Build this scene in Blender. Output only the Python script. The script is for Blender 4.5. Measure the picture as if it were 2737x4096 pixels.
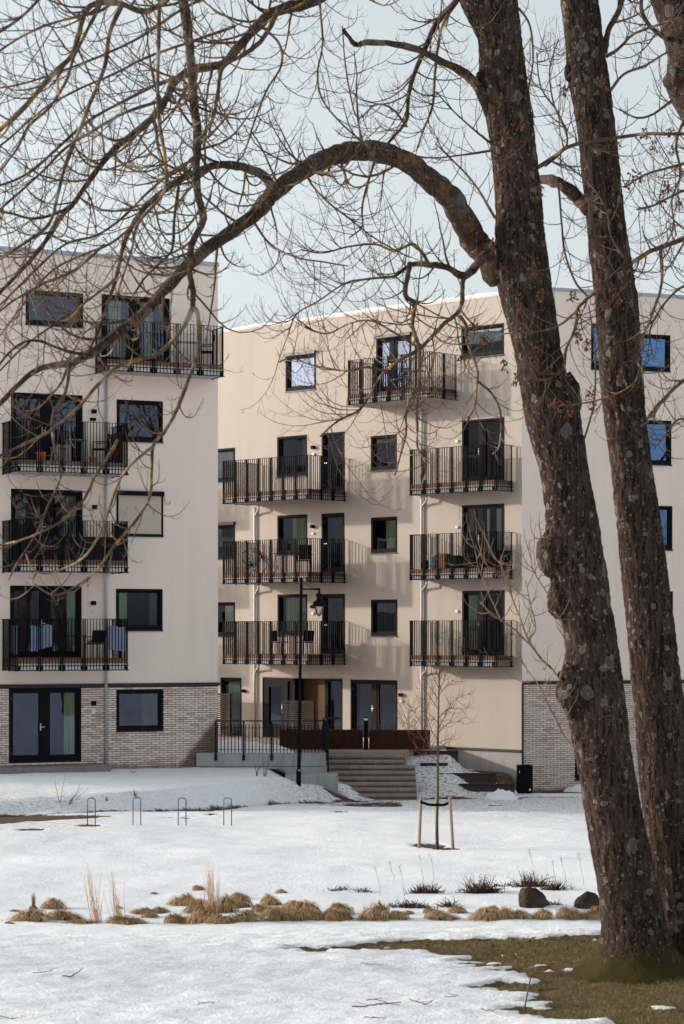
import bpy, bmesh, math, random
import numpy as np
from mathutils import Vector, Matrix, noise

random.seed(7)
rad = math.radians
sc = bpy.context.scene
for o in list(bpy.data.objects):
    bpy.data.objects.remove(o)

# ------------------------------------------------------------------ camera
EYE = 5.3
cam_d = bpy.data.cameras.new('camera')
cam = bpy.data.objects.new('camera', cam_d)
sc.collection.objects.link(cam)
cam.location = (0, 0, EYE)
cam.rotation_euler = (rad(90), 0, 0)
cam_d.sensor_fit = 'VERTICAL'
cam_d.sensor_height = 36
cam_d.sensor_width = 24
cam_d.lens = 36 * 8900 / 4096.0
cam_d.shift_y = (2531 - 2048) / 4096.0
cam_d.clip_end = 3000
cam_d.dof.use_dof = True
cam_d.dof.focus_distance = 45
cam_d.dof.aperture_fstop = 5.6
sc.camera = cam
sc.render.resolution_x, sc.render.resolution_y = 684, 1024

# ------------------------------------------------------------------ world, sun
SUN_EL = rad(13.4)
SUN_DIR = Vector((-0.981, 0.191, 0)).normalized()          # towards the sun, on the ground plane
w = bpy.data.worlds.new('World')
sc.world = w
w.use_nodes = True
wn = w.node_tree.nodes
wl = w.node_tree.links
bg = wn['Background']
sky = wn.new('ShaderNodeTexSky')
sky.sky_type = 'NISHITA'
sky.sun_disc = False
sky.sun_elevation = SUN_EL
sky.sun_rotation = math.atan2(SUN_DIR.x, SUN_DIR.y)
sky.altitude = 50
sky.air_density = 1.0
sky.dust_density = 2.5
sky.ozone_density = 2.2
hs = wn.new('ShaderNodeHueSaturation')
hs.inputs['Saturation'].default_value = 0.27
hs.inputs['Hue'].default_value = 0.465
wl.new(sky.outputs[0], hs.inputs['Color'])
wl.new(hs.outputs[0], bg.inputs['Color'])
bg.inputs['Strength'].default_value = 0.15
sun_d = bpy.data.lights.new('sun', 'SUN')
sun_d.energy = 2.0
sun_d.angle = rad(1.7)
sun_d.color = (1.0, 0.88, 0.74)
sun = bpy.data.objects.new('sun', sun_d)
sc.collection.objects.link(sun)
sv = Vector((SUN_DIR.x * math.cos(SUN_EL), SUN_DIR.y * math.cos(SUN_EL), math.sin(SUN_EL)))
sun.rotation_euler = (-sv).to_track_quat('-Z', 'Y').to_euler()
sun.location = sv * 120
vs = sc.view_settings
vs.view_transform = 'Standard'
vs.look = 'None'
vs.gamma = 1
vs.use_curve_mapping = False
vs.exposure = 0.86

# ------------------------------------------------------------------ helpers
COL = sc.collection


def tag(o, label=None, cat=None, group=None, kind=None):
    if label: o['label'] = label
    if cat: o['category'] = cat
    if group: o['group'] = group
    if kind: o['kind'] = kind
    return o


def set_parent(o, p):
    o.parent = p
    o.matrix_parent_inverse = Matrix.Translation(-Vector(p.get('_base', (0, 0, 0))))


def thing(name, loc, label, cat, group=None):
    o = bpy.data.objects.new(name, None)
    o.empty_display_size = 0.2
    COL.objects.link(o)
    o.location = loc
    o['_base'] = [float(v) for v in loc]
    return tag(o, label, cat, group)


class MB:
    """collects shapes in world coordinates and links them as ONE mesh object"""
    def __init__(s):
        s.v = []
        s.f = []

    def quad(s, a, b, c, d):
        n = len(s.v)
        s.v += [tuple(a), tuple(b), tuple(c), tuple(d)]
        s.f.append((n, n + 1, n + 2, n + 3))

    def hexa(s, c):
        n = len(s.v)
        s.v += [tuple(p) for p in c]
        for q in ((0, 1, 2, 3), (7, 6, 5, 4), (0, 4, 5, 1), (1, 5, 6, 2), (2, 6, 7, 3), (3, 7, 4, 0)):
            s.f.append(tuple(n + i for i in q))

    def box(s, x0, x1, y0, y1, z0, z1):
        s.hexa([(x0, y0, z0), (x1, y0, z0), (x1, y1, z0), (x0, y1, z0),
                (x0, y0, z1), (x1, y0, z1), (x1, y1, z1), (x0, y1, z1)])

    def bar(s, a, b, w1, w2=None, up=None):
        """square bar from a to b"""
        a = Vector(a); b = Vector(b)
        w2 = w2 or w1
        d = (b - a).normalized()
        u = Vector(up) if up else (Vector((0, 0, 1)) if abs(d.z) < .9 else Vector((1, 0, 0)))
        r = d.cross(u).normalized() * w1 / 2
        q = r.cross(d).normalized() * w2 / 2
        s.hexa([a - r - q, a + r - q, a + r + q, a - r + q, b - r - q, b + r - q, b + r + q, b - r + q])

    def tube(s, pts, rads, sides=6, cap=True):
        n0 = len(s.v)
        m = len(pts)
        pts = [Vector(p) for p in pts]
        prev = None
        for i, p in enumerate(pts):
            d = (pts[min(i + 1, m - 1)] - pts[max(i - 1, 0)])
            if d.length < 1e-9: d = Vector((0, 0, 1))
            d.normalize()
            if prev is None:
                r = d.cross(Vector((0.31, 0.95, 0.1)))
                if r.length < .05: r = d.cross(Vector((1, 0, 0)))
            else:
                r = prev - d * prev.dot(d)
                if r.length < 1e-6: r = d.cross(Vector((1, 0, 0)))
            r.normalize()
            prev = r
            q = d.cross(r)
            R = rads[i] if hasattr(rads, '__len__') else rads
            for k in range(sides):
                a = 2 * math.pi * k / sides
                c = p + (r * math.cos(a) + q * math.sin(a)) * R
                s.v.append((c.x, c.y, c.z))
        for i in range(m - 1):
            for k in range(sides):
                k2 = (k + 1) % sides
                a = n0 + i * sides
                b = a + sides
                s.f.append((a + k, a + k2, b + k2, b + k))
        if cap:
            s.f.append(tuple(n0 + k for k in reversed(range(sides))))
            s.f.append(tuple(n0 + (m - 1) * sides + k for k in range(sides)))

    def lathe(s, cx, cy, prof, sides=20):
        n0 = len(s.v)
        for r, z in prof:
            for k in range(sides):
                a = 2 * math.pi * k / sides
                s.v.append((cx + r * math.cos(a), cy + r * math.sin(a), z))
        for i in range(len(prof) - 1):
            for k in range(sides):
                k2 = (k + 1) % sides
                a = n0 + i * sides
                b = a + sides
                s.f.append((a + k, a + k2, b + k2, b + k))

    def build(s, name, mat, parent=None, smooth=False, fix=True, bevel=0):
        me = bpy.data.meshes.new(name)
        me.from_pydata(s.v, [], s.f)
        if fix:
            bm = bmesh.new()
            bm.from_mesh(me)
            bmesh.ops.recalc_face_normals(bm, faces=bm.faces)
            if bevel:
                bmesh.ops.bevel(bm, geom=list(bm.edges), offset=bevel, segments=1, affect='EDGES')
            bm.to_mesh(me)
            bm.free()
        if smooth:
            me.polygons.foreach_set('use_smooth', [True] * len(me.polygons))
        me.materials.append(mat)
        o = bpy.data.objects.new(name, me)
        COL.objects.link(o)
        if parent: set_parent(o, parent)
        return o


def inst(name, me, loc, rz, parent, scale=None):
    o = bpy.data.objects.new(name, me)
    COL.objects.link(o)
    o.location = loc
    o.rotation_euler = (0, 0, rz)
    if scale: o.scale = scale
    if parent: set_parent(o, parent)
    return o


def unit_box(name, sx, sy, sz, mat):
    m = MB()
    m.box(-sx / 2, sx / 2, -sy / 2, sy / 2, 0, sz)
    me = bpy.data.meshes.new(name)
    me.from_pydata(m.v, [], [tuple(reversed(f)) for f in m.f])
    bm = bmesh.new(); bm.from_mesh(me)
    bmesh.ops.recalc_face_normals(bm, faces=bm.faces)
    bm.to_mesh(me); bm.free()
    me.materials.append(mat)
    return me


# ------------------------------------------------------------------ materials
def srgb(r, g, b):
    f = lambda c: ((c / 255) / 12.92) if c <= 10 else (((c / 255) + .055) / 1.055) ** 2.4
    return (f(r), f(g), f(b), 1)


class Mat:
    def __init__(s, name, base=(.5, .5, .5), rough=.7, spec=.3, metal=0):
        s.m = bpy.data.materials.new(name)
        s.m.use_nodes = True
        s.n = s.m.node_tree.nodes
        s.l = s.m.node_tree.links
        s.p = s.n['Principled BSDF']
        s.p.inputs['Base Color'].default_value = tuple(base[:3]) + (1,)
        s.p.inputs['Roughness'].default_value = rough
        s.p.inputs['Specular IOR Level'].default_value = spec
        s.p.inputs['Metallic'].default_value = metal
        s.tc = None

    def coord(s, scale=(1, 1, 1), kind='Object'):
        if not s.tc: s.tc = s.n.new('ShaderNodeTexCoord')
        mp = s.n.new('ShaderNodeMapping')
        mp.inputs['Scale'].default_value = scale
        s.l.new(s.tc.outputs[kind], mp.inputs['Vector'])
        return mp.outputs[0]

    def geo(s, scale=(1, 1, 1)):
        g = s.n.new('ShaderNodeNewGeometry')
        mp = s.n.new('ShaderNodeMapping')
        mp.inputs['Scale'].default_value = scale
        s.l.new(g.outputs['Position'], mp.inputs['Vector'])
        return mp.outputs[0]

    def noise(s, vec, scale, detail=4, rough=.55, dist=0):
        t = s.n.new('ShaderNodeTexNoise')
        t.inputs['Scale'].default_value = scale
        t.inputs['Detail'].default_value = detail
        t.inputs['Roughness'].default_value = rough
        t.inputs['Distortion'].default_value = dist
        s.l.new(vec, t.inputs['Vector'])
        return t.outputs[0]

    def voro(s, vec, scale, out='Distance', feature='F1'):
        t = s.n.new('ShaderNodeTexVoronoi')
        t.feature = feature
        t.inputs['Scale'].default_value = scale
        s.l.new(vec, t.inputs['Vector'])
        return t.outputs[out]

    def ramp(s, fac, stops, mode='LINEAR'):
        t = s.n.new('ShaderNodeValToRGB')
        t.color_ramp.interpolation = mode
        e = t.color_ramp.elements
        while len(e) < len(stops): e.new(.5)
        for i, (p, c) in enumerate(stops):
            e[i].position = p
            e[i].color = tuple(c[:3]) + (1,) if hasattr(c, '__len__') else (c, c, c, 1)
        s.l.new(fac, t.inputs[0])
        return t.outputs[0]

    def mix(s, fac, a, b, mode='MIX'):
        t = s.n.new('ShaderNodeMix')
        t.data_type = 'RGBA'
        t.blend_type = mode
        for sock, val in ((t.inputs[0], fac), (t.inputs[6], a), (t.inputs[7], b)):
            if hasattr(val, 'links') or hasattr(val, 'is_output'): s.l.new(val, sock)
            elif hasattr(val, '__len__'): sock.default_value = tuple(val[:3]) + (1,)
            else: sock.default_value = val
        return t.outputs[2]

    def math(s, op, a, b=0):
        t = s.n.new('ShaderNodeMath')
        t.operation = op
        for sock, val in ((t.inputs[0], a), (t.inputs[1], b)):
            if hasattr(val, 'is_output'): s.l.new(val, sock)
            else: sock.default_value = val
        return t.outputs[0]

    def attr(s, name):
        t = s.n.new('ShaderNodeAttribute')
        t.attribute_name = name
        return t.outputs['Fac']

    def rnd(s):
        return s.n.new('ShaderNodeObjectInfo').outputs['Random']

    def isl(s):
        return s.n.new('ShaderNodeNewGeometry').outputs['Random Per Island']

    def color(s, sock): s.l.new(sock, s.p.inputs['Base Color']); return s

    def rough(s, sock): s.l.new(sock, s.p.inputs['Roughness']); return s

    def bump(s, h, strength=.3, dist=.01):
        t = s.n.new('ShaderNodeBump')
        t.inputs['Strength'].default_value = strength
        t.inputs['Distance'].default_value = dist
        s.l.new(h, t.inputs['Height'])
        s.l.new(t.outputs[0], s.p.inputs['Normal'])
        return s


def plaster(name, a, b):
    m = Mat(name, a, .9, .2)
    v = m.geo()
    big = m.noise(m.geo((.5, .5, .18)), 1.0, 5, .6)
    streak = m.noise(m.geo((2.2, 2.2, .12)), 1.0, 4, .6)
    c = m.mix(m.ramp(big, [(.3, 0), (.75, 1)]), a, b)
    c = m.mix(m.ramp(streak, [(.48, 0), (.78, .28)]), c, tuple(x * .80 for x in b))
    run = m.noise(m.geo((5.5, 5.5, .22)), 1.0, 3, .6)
    c = m.mix(m.ramp(run, [(.64, 0), (.76, .14)]), c, tuple(x * .72 for x in b))
    fine = m.noise(v, 90, 3, .7)
    c = m.mix(m.ramp(fine, [(.3, 0), (.7, .14)]), c, tuple(x * .8 for x in a))
    m.color(c).bump(fine, .35, .004)
    return m.m


M = {}
M['plaster'] = plaster('plaster', (.455, .397, .345), (.425, .37, .318))  # plaster darkened to offset the sun on facade A
M['plaster_shade_lift'] = plaster('plaster_shade_lift', (.86, .725, .64), (.82, .685, .60))  # same plaster lightened for the facades that lie in shade


def concrete(name, a, b):
    m = Mat(name, a, .9, .2)
    v = m.geo()
    n1 = m.noise(m.geo((1.5, 1.5, .5)), 1.6, 6, .65)
    st = m.noise(m.geo((9, 9, .5)), 1.0, 4, .6)
    c = m.mix(m.ramp(n1, [(.3, 0), (.7, 1)]), a, b)
    c = m.mix(m.ramp(st, [(.5, 0), (.75, .5)]), c, tuple(x * .6 for x in b))
    m.color(c).bump(m.noise(v, 60, 4), .3, .006)
    return m.m


M['concrete'] = concrete('concrete', (.40, .41, .41), (.30, .31, .31))
M['found'] = concrete('foundation', (.40, .38, .37), (.33, .31, .30))
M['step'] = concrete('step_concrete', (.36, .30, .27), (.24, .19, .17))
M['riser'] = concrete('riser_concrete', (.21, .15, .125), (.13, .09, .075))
M['terrace'] = concrete('terrace_paving', (.40, .31, .25), (.28, .22, .18))


def simple(name, c, rough=.5, spec=.4, metal=0, var=.2, sc_=25, coat=0):
    m = Mat(name, c, rough, spec, metal)
    n1 = m.noise(m.geo(), sc_, 4, .6)
    m.color(m.mix(m.ramp(n1, [(.3, 0), (.75, 1)]), tuple(x * (1 - var) for x in c), tuple(min(1, x * (1 + var)) for x in c)))
    m.rough(m.ramp(n1, [(.2, max(.05, rough - .12)), (.8, min(1, rough + .12))]))
    return m.m


M['black'] = simple('black_metal', (.007, .007, .009), .75, .06)
M['frame'] = simple('window_frame', (.008, .008, .010), .7, .1)
M['trim'] = simple('dark_trim', (.012, .012, .015), .4, .4)
M['cap'] = simple('roof_cap', (.36, .38, .43), .45, .4, .2, .08, 3)
M['capA'] = simple('roof_cap_beige', (.55, .50, .45), .6, .3, 0, .08, 3)
M['zinc'] = simple('zinc_pipe', (.42, .44, .47), .4, .5, .3, .1, 8)
M['white'] = simple('white_plastic', (.72, .72, .70), .5, .4, 0, .05)
M['steel'] = simple('steel', (.5, .5, .5), .3, .5, .9, .1)
M['brass'] = simple('brass_handle', (.72, .58, .36), .28, .5, .9, .1)
M['blue'] = simple('blue_paint', (.03, .10, .30), .45)
M['bluegrey'] = simple('blue_grey_metal', (.22, .30, .34), .4)
M['terracotta'] = simple('terracotta', (.50, .15, .06), .8, .2)
M['cushion_dark'] = simple('dark_cloth', (.018, .017, .02), .9, .1)
M['towel'] = simple('blue_towel', (.24, .30, .42), .95, .1, 0, .12, 12)
M['pinkcloth'] = simple('pink_cloth', (.42, .30, .34), .95, .1, 0, .4, 14)
M['stripecloth'] = simple('pale_cloth', (.62, .55, .53), .95, .1, 0, .3, 18)
M['rack'] = simple('galvanised_grey', (.09, .10, .115), .5, .4, .4)
M['rust'] = simple('weathered_steel', (.05, .016, .009), .85, .2, 0, .5, 6)
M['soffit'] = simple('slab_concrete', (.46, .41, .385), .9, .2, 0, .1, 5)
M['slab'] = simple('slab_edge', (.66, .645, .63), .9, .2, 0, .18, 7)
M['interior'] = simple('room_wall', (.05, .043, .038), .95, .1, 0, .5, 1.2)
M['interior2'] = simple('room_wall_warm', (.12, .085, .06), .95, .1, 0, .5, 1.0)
M['stone_slab'] = simple('door_slab', (.22, .20, .195), .85, .2, 0, .2, 6)


def curtain_mat(name, c):
    m = Mat(name, c, .95, .1)
    m.p.inputs['Subsurface Weight'].default_value = 0
    n1 = m.noise(m.geo((14, 14, .3)), 1.0, 3, .5)
    m.color(m.mix(m.ramp(n1, [(.35, 0), (.65, 1)]), tuple(x * .72 for x in c), c))
    return m.m


M['curtain'] = curtain_mat('curtain', (.72, .74, .70))
M['curtain_green'] = curtain_mat('curtain_green', (.50, .58, .40))
M['curtain_grey'] = curtain_mat('curtain_grey', (.17, .17, .17))
M['blind'] = curtain_mat('blind', (.62, .63, .60))
M['screen'] = simple('sun_screen', (.52, .44, .38), .9, .1, 0, .04, 4)


def wood(name, a, b, axis=(1, 1, 14), sc_=2.2, rough=.75):
    m = Mat(name, a, rough, .25)
    n1 = m.noise(m.geo(axis), sc_, 5, .65, .4)
    c = m.mix(m.ramp(n1, [(.3, 0), (.7, 1)]), a, b)
    r = m.rnd()
    c = m.mix(m.ramp(r, [(0, 0), (1, .35)]), c, tuple(x * .6 for x in a))
    m.color(c).bump(n1, .25, .004)
    return m.m


M['deck'] = wood('deck_wood', (.27, .145, .085), (.17, .09, .055))
M['deck_grey'] = wood('old_deck_wood', (.21, .15, .125), (.14, .10, .085))
M['slat'] = wood('brown_slats', (.034, .016, .010), (.020, .010, .007))
M['clad'] = wood('pine_cladding', (.15, .075, .032), (.09, .043, .019))
M['timber'] = wood('dark_timber', (.055, .042, .036), (.032, .025, .022))
M['stake'] = wood('stake_wood', (.36, .245, .16), (.25, .165, .11), (14, 14, 1))


def glass_mat(name, tint=(.80, .84, .82), refl=(.52, .62, .86), base=.045):
    mt = bpy.data.materials.new(name)
    mt.use_nodes = True
    n = mt.node_tree.nodes
    l = mt.node_tree.links
    n.remove(n['Principled BSDF'])
    out = n['Material Output']
    tr = n.new('ShaderNodeBsdfTransparent')
    tr.inputs[0].default_value = tint + (1,)
    gl = n.new('ShaderNodeBsdfGlossy')
    gl.inputs['Color'].default_value = refl + (1,)
    gl.inputs['Roughness'].default_value = 0.004
    fr = n.new('ShaderNodeFresnel')
    fr.inputs[0].default_value = 1.65
    ad = n.new('ShaderNodeMath')
    ad.operation = 'ADD'
    ad.use_clamp = True
    ad.inputs[1].default_value = base
    l.new(fr.outputs[0], ad.inputs[0])
    tc = n.new('ShaderNodeNewGeometry')
    ns = n.new('ShaderNodeTexNoise')
    ns.inputs['Scale'].default_value = 1.7
    ns.inputs['Detail'].default_value = 2
    l.new(tc.outputs['Position'], ns.inputs['Vector'])
    bp = n.new('ShaderNodeBump')
    bp.inputs['Strength'].default_value = .012
    bp.inputs['Distance'].default_value = .05
    l.new(ns.outputs[0], bp.inputs['Height'])
    l.new(bp.outputs[0], gl.inputs['Normal'])
    mx = n.new('ShaderNodeMixShader')
    l.new(ad.outputs[0], mx.inputs[0])
    l.new(tr.outputs[0], mx.inputs[1])
    l.new(gl.outputs[0], mx.inputs[2])
    l.new(mx.outputs[0], out.inputs[0])
    return mt


M['glass'] = glass_mat('window_glass')
M['glass_blue'] = glass_mat('coated_glass', (.22, .32, .45), (.20, .42, .82), .30)
M['lampglass'] = glass_mat('lamp_glass', (.9, .88, .84), (1, 1, 1), .06)


def brick_mat():
    m = Mat('pale_brick', (.5, .4, .36), .9, .2)
    r = m.rnd()
    i = m.isl()
    rr = m.math('FRACT', m.math('ADD', r, i))
    c = m.ramp(rr, [(0, (.52, .375, .32)), (.2, (.66, .53, .465)), (.6, (.75, .625, .565)), (1, (.80, .71, .665))])
    v = m.geo()
    n1 = m.noise(v, 14, 4, .65)
    c = m.mix(m.ramp(n1, [(.45, 0), (.9, .35)]), c, (.42, .30, .24))
    fl = m.noise(m.geo((3, 3, 9)), 1.1, 3, .5)
    c = m.mix(m.ramp(fl, [(.68, 0), (.76, .55)]), c, (.30, .15, .06))
    # damp foot of the wall and damp corner: stained brick
    z = m.n.new('ShaderNodeSeparateXYZ')
    m.l.new(v, z.inputs[0])
    wob = m.math('MULTIPLY', m.noise(m.geo((1.2, 1.2, .6)), 1.4, 4, .6), .5)
    h = m.math('SUBTRACT', z.outputs[2], wob)
    ft = m.attr('foot')
    h2 = m.math('SUBTRACT', h, ft)
    c = m.mix(m.ramp(h2, [(.0, .85), (.22, 0)]), c, (.15, .085, .055))
    m.color(c).bump(n1, .4, .004)
    return m.m


M['brick'] = brick_mat()
M['mortar'] = simple('mortar', (.045, .032, .028), .95, .1, 0, .25, 20)


def bark_mat(name, a, b, lichen=1.0, vscale=1.0, moss=.0, ochre=0.0):
    m = Mat(name, a, .95, .12)
    v = m.coord((1, 1, .13))
    n1 = m.noise(v, 30 * vscale, 6, .68, .5)
    n2 = m.noise(m.coord(), 2.3, 4, .6)
    c = m.mix(m.ramp(n1, [(.42, 0), (.58, 1)]), b, a)
    fl = m.noise(m.coord((1, 1, .4)), 62 * vscale, 3, .6)
    c = m.mix(m.ramp(fl, [(.55, 0), (.68, .55)]), c, tuple(min(1, x * 2.5) for x in a))
    c = m.mix(m.ramp(n2, [(.38, 0), (.72, .55)]), c, tuple(x * .5 for x in b))
    if lichen:
        d = m.coord((1, 1, .85))
        wob = m.n.new('ShaderNodeVectorMath')
        wob.operation = 'ADD'
        ns = m.n.new('ShaderNodeTexNoise')
        ns.inputs['Scale'].default_value = 14
        ns.inputs['Detail'].default_value = 3
        m.l.new(d, ns.inputs['Vector'])
        sc_ = m.n.new('ShaderNodeVectorMath')
        sc_.operation = 'SCALE'
        sc_.inputs[3].default_value = .09
        m.l.new(ns.outputs[1], sc_.inputs[0])
        m.l.new(d, wob.inputs[0])
        m.l.new(sc_.outputs[0], wob.inputs[1])
        for s_, thr, amt in ((4.6, .28, .32), (9.0, .28, .45), (24.0, .28, .45)):
            t = m.n.new('ShaderNodeTexVoronoi')
            t.inputs['Scale'].default_value = s_
            m.l.new(wob.outputs[0], t.inputs['Vector'])
            sep = m.n.new('ShaderNodeSeparateXYZ')
            m.l.new(t.outputs['Color'], sep.inputs[0])
            pick = m.math('GREATER_THAN', sep.outputs[0], 1 - (.22 if s_ < 6 else .36) * lichen)
            rim = m.ramp(t.outputs['Distance'], [(0, amt * .55), (thr * .72, amt * .7), (thr * .93, amt * 1.3), (thr, 0)])
            f = m.math('MULTIPLY', pick, rim)
            br = m.noise(m.coord(), 70, 3, .6)
            f = m.math('MULTIPLY', f, m.ramp(br, [(.3, .45), (.6, 1)]))
            c = m.mix(f, c, (.30, .295, .255))
    if ochre:
        oc = m.noise(m.coord(), 5.5, 4, .65)
        c = m.mix(m.ramp(oc, [(.52, 0), (.66, ochre)]), c, (.30, .17, .035))
        gy = m.noise(m.coord((1, 1, 1)), 3.3, 3, .6)
        c = m.mix(m.ramp(gy, [(.56, 0), (.66, ochre * .9)]), c, (.27, .26, .235))
    if moss:
        z = m.n.new('ShaderNodeSeparateXYZ')
        m.l.new(m.geo(), z.inputs[0])
        ns = m.noise(m.coord(), 7, 4, .6)
        hh = m.math('SUBTRACT', z.outputs[2], m.math('MULTIPLY', ns, .5))
        c = m.mix(m.ramp(hh, [(moss - .08 if moss < 1 else 0, .92), (min(1, moss + .16), 0)]) if moss < 1 else
                  m.ramp(m.math('SUBTRACT', hh, moss), [(.0, .92), (.26, 0)]), c, (.048, .041, .009))
    h = m.math('ADD', m.math('MULTIPLY', n1, 1.0), m.math('MULTIPLY', m.noise(v, 90 * vscale, 3), .4))
    m.color(c).bump(h, .55, .016 if vscale <= 1 else .006)
    return m.m


M['bark'] = bark_mat('tree_bark', (.066, .044, .034), (.012, .008, .0065), 1.0, 1.0, moss=1.86)
M['limb'] = bark_mat('limb_bark', (.085, .058, .044), (.022, .015, .012), .9, 1.6, ochre=.25)
M['limb_y'] = bark_mat('lichen_branch_bark', (.13, .095, .068), (.045, .032, .024), .0, 2.0, ochre=1.0)
M['twig'] = simple('twig_bark', (.115, .078, .055), .9, .15, 0, .35, 12)
M['twig_pale'] = simple('pale_twig_bark', (.20, .135, .085), .9, .15, 0, .3, 12)
M['twig_red'] = simple('red_twig_bark', (.14, .055, .04), .9, .15, 0, .3, 12)
M['seed'] = simple('dry_maple_keys', (.13, .062, .035), .9, .15, 0, .4, 30)
M['stemgreen'] = simple('sapling_bark', (.085, .066, .036), .8, .2, 0, .35, 9)


def grass_mat(name, a, b, c3):
    m = Mat(name, a, .85, .15)
    i = m.isl()
    c = m.ramp(i, [(0, a), (.5, b), (1, c3)])
    n1 = m.noise(m.geo(), 3, 3)
    c = m.mix(m.ramp(n1, [(.35, 0), (.7, .5)]), c, tuple(x * .55 for x in a))
    m.color(c)
    return m.m


M['drygrass'] = grass_mat('dry_grass', (.26, .145, .06), (.53, .34, .165), (.74, .56, .35))
M['drygrass_core'] = simple('dry_grass_core', (.19, .105, .05), .95, .1, 0, .5, 18)
M['stalk'] = grass_mat('pale_stalks', (.42, .29, .20), (.52, .38, .28), (.38, .25, .16))
def lawn_mat():
    m = Mat('winter_lawn', (.15, .12, .05), .9, .1)
    c = m.ramp(m.isl(), [(0, (.11, .075, .03)), (.5, (.185, .135, .055)), (1, (.29, .215, .115))])
    n1 = m.noise(m.geo(), 1.3, 5, .65)
    c = m.mix(m.ramp(n1, [(.5, 0), (.62, .75)]), c, (.27, .20, .125))
    n2 = m.noise(m.geo((1, 1.6, 1)), 2.1, 4, .6)
    c = m.mix(m.ramp(n2, [(.56, 0), (.70, .5)]), c, (.12, .10, .03))
    n3 = m.noise(m.geo(), 5, 4, .6)
    c = m.mix(m.ramp(n3, [(.55, 0), (.68, .6)]), c, (.075, .045, .025))
    m.color(c)
    return m.m


M['lawn'] = lawn_mat()
M['weed'] = grass_mat('dead_weeds', (.035, .016, .012), (.065, .030, .022), (.10, .052, .036))


def rock_mat():
    m = Mat('rock', (.1, .08, .07), .9, .2)
    n1 = m.noise(m.coord(), 4, 6, .65)
    c = m.ramp(n1, [(.3, (.022, .015, .012)), (.55, (.055, .038, .029)), (.75, (.11, .082, .065))])
    m.color(c).bump(m.noise(m.coord(), 14, 6, .7), .7, .03)
    return m.m


M['rock'] = rock_mat()


def ground_mat():
    m = Mat('snowy_ground', (.8, .83, .87), .75, .2)
    v = m.geo()
    bare = m.attr('bare')
    soil = m.attr('soil')
    dirt = m.attr('dirt')
    n1 = m.noise(v, 7, 5, .65)
    n2 = m.noise(v, 38, 4, .65)
    # snow
    sn = m.mix(m.ramp(m.noise(v, 1.1, 4), [(.3, 0), (.7, 1)]), (.85, .875, .90), (.89, .90, .915))
    # litter: elongated crumbs lying on the snow
    lit = m.noise(m.geo((9, 12, 11)), 1.0, 5, .72)
    lf = m.math('MULTIPLY', m.ramp(lit, [(.50, 0), (.60, 1)]), m.math('ADD', m.math('MULTIPLY', dirt, .9), .012))
    sn = m.mix(lf, sn, (.16, .105, .08))
    lit2 = m.noise(m.geo((22, 40, 20)), 1.0, 3, .6)
    lf2 = m.math('MULTIPLY', m.ramp(lit2, [(.56, 0), (.64, 1)]), m.math('ADD', m.math('MULTIPLY', dirt, .7), .03))
    sn = m.mix(lf2, sn, (.20, .15, .12))
    # grass and soil where the snow has gone
    gr = m.ramp(n2, [(.25, (.075, .052, .020)), (.5, (.13, .098, .036)), (.75, (.20, .15, .072))])
    gr = m.mix(m.ramp(n1, [(.5, 0), (.7, .7)]), gr, (.22, .165, .11))
    gr = m.mix(m.ramp(m.noise(v, 1.7, 4, .6), [(.45, 0), (.62, .6)]), gr, (.13, .11, .035))
    so = m.ramp(n2, [(.25, (.045, .027, .020)), (.6, (.11, .066, .045)), (.8, (.17, .11, .075))])
    gd = m.mix(soil, gr, so)
    edge = m.math('ADD', bare, m.math('MULTIPLY', m.math('SUBTRACT', m.noise(m.geo((6, 9, 6)), 1.0, 5, .7), .5), .55))
    f = m.ramp(edge, [(.44, 0), (.54, 1)])
    m.color(m.mix(f, sn, gd))
    m.rough(m.ramp(f, [(0, .7), (1, .95)]))
    m.bump(m.math('ADD', m.math('ADD', m.math('MULTIPLY', n1, .5), m.math('MULTIPLY', n2, .3)), m.math('MULTIPLY', m.noise(v, 15, 3, .6), .5)), .6, .05)
    m.p.inputs['Subsurface Weight'].default_value = 0
    return m.m


M['ground'] = ground_mat()
M['snow'] = None


def snow_mat():
    m = Mat('old_snow', (.82, .845, .875), .75, .2)
    v = m.geo()
    lit = m.noise(m.geo((9, 9, 12)), 1.0, 5, .72)
    c = m.mix(m.ramp(lit, [(.62, 0), (.72, .6)]), (.83, .85, .88), (.2, .14, .11))
    m.color(c).bump(m.noise(v, 12, 5, .65), .6, .04)
    return m.m


M['snow'] = snow_mat()

# ------------------------------------------------------------------ terrain
HSEED = np.random.RandomState(3).rand(512, 512)


def vnoise(x, y):
    xi = np.floor(x).astype(int)
    yi = np.floor(y).astype(int)
    fx = x - xi
    fy = y - yi
    fx = fx * fx * (3 - 2 * fx)
    fy = fy * fy * (3 - 2 * fy)
    g = lambda a, b: HSEED[a % 512, b % 512]
    return (g(xi, yi) * (1 - fx) * (1 - fy) + g(xi + 1, yi) * fx * (1 - fy) +
            g(xi, yi + 1) * (1 - fx) * fy + g(xi + 1, yi + 1) * fx * fy)


def fbm(x, y, o=4):
    s = 0
    a = .5
    for k in range(o):
        s = s + a * (vnoise(x * 2 ** k + 17.3 * k, y * 2 ** k + 5.1 * k) - .5)
        a *= .55
    return s


def sst(a, b, x):
    t = np.clip((x - a) / (b - a), 0, 1)
    return t * t * (3 - 2 * t)


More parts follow.
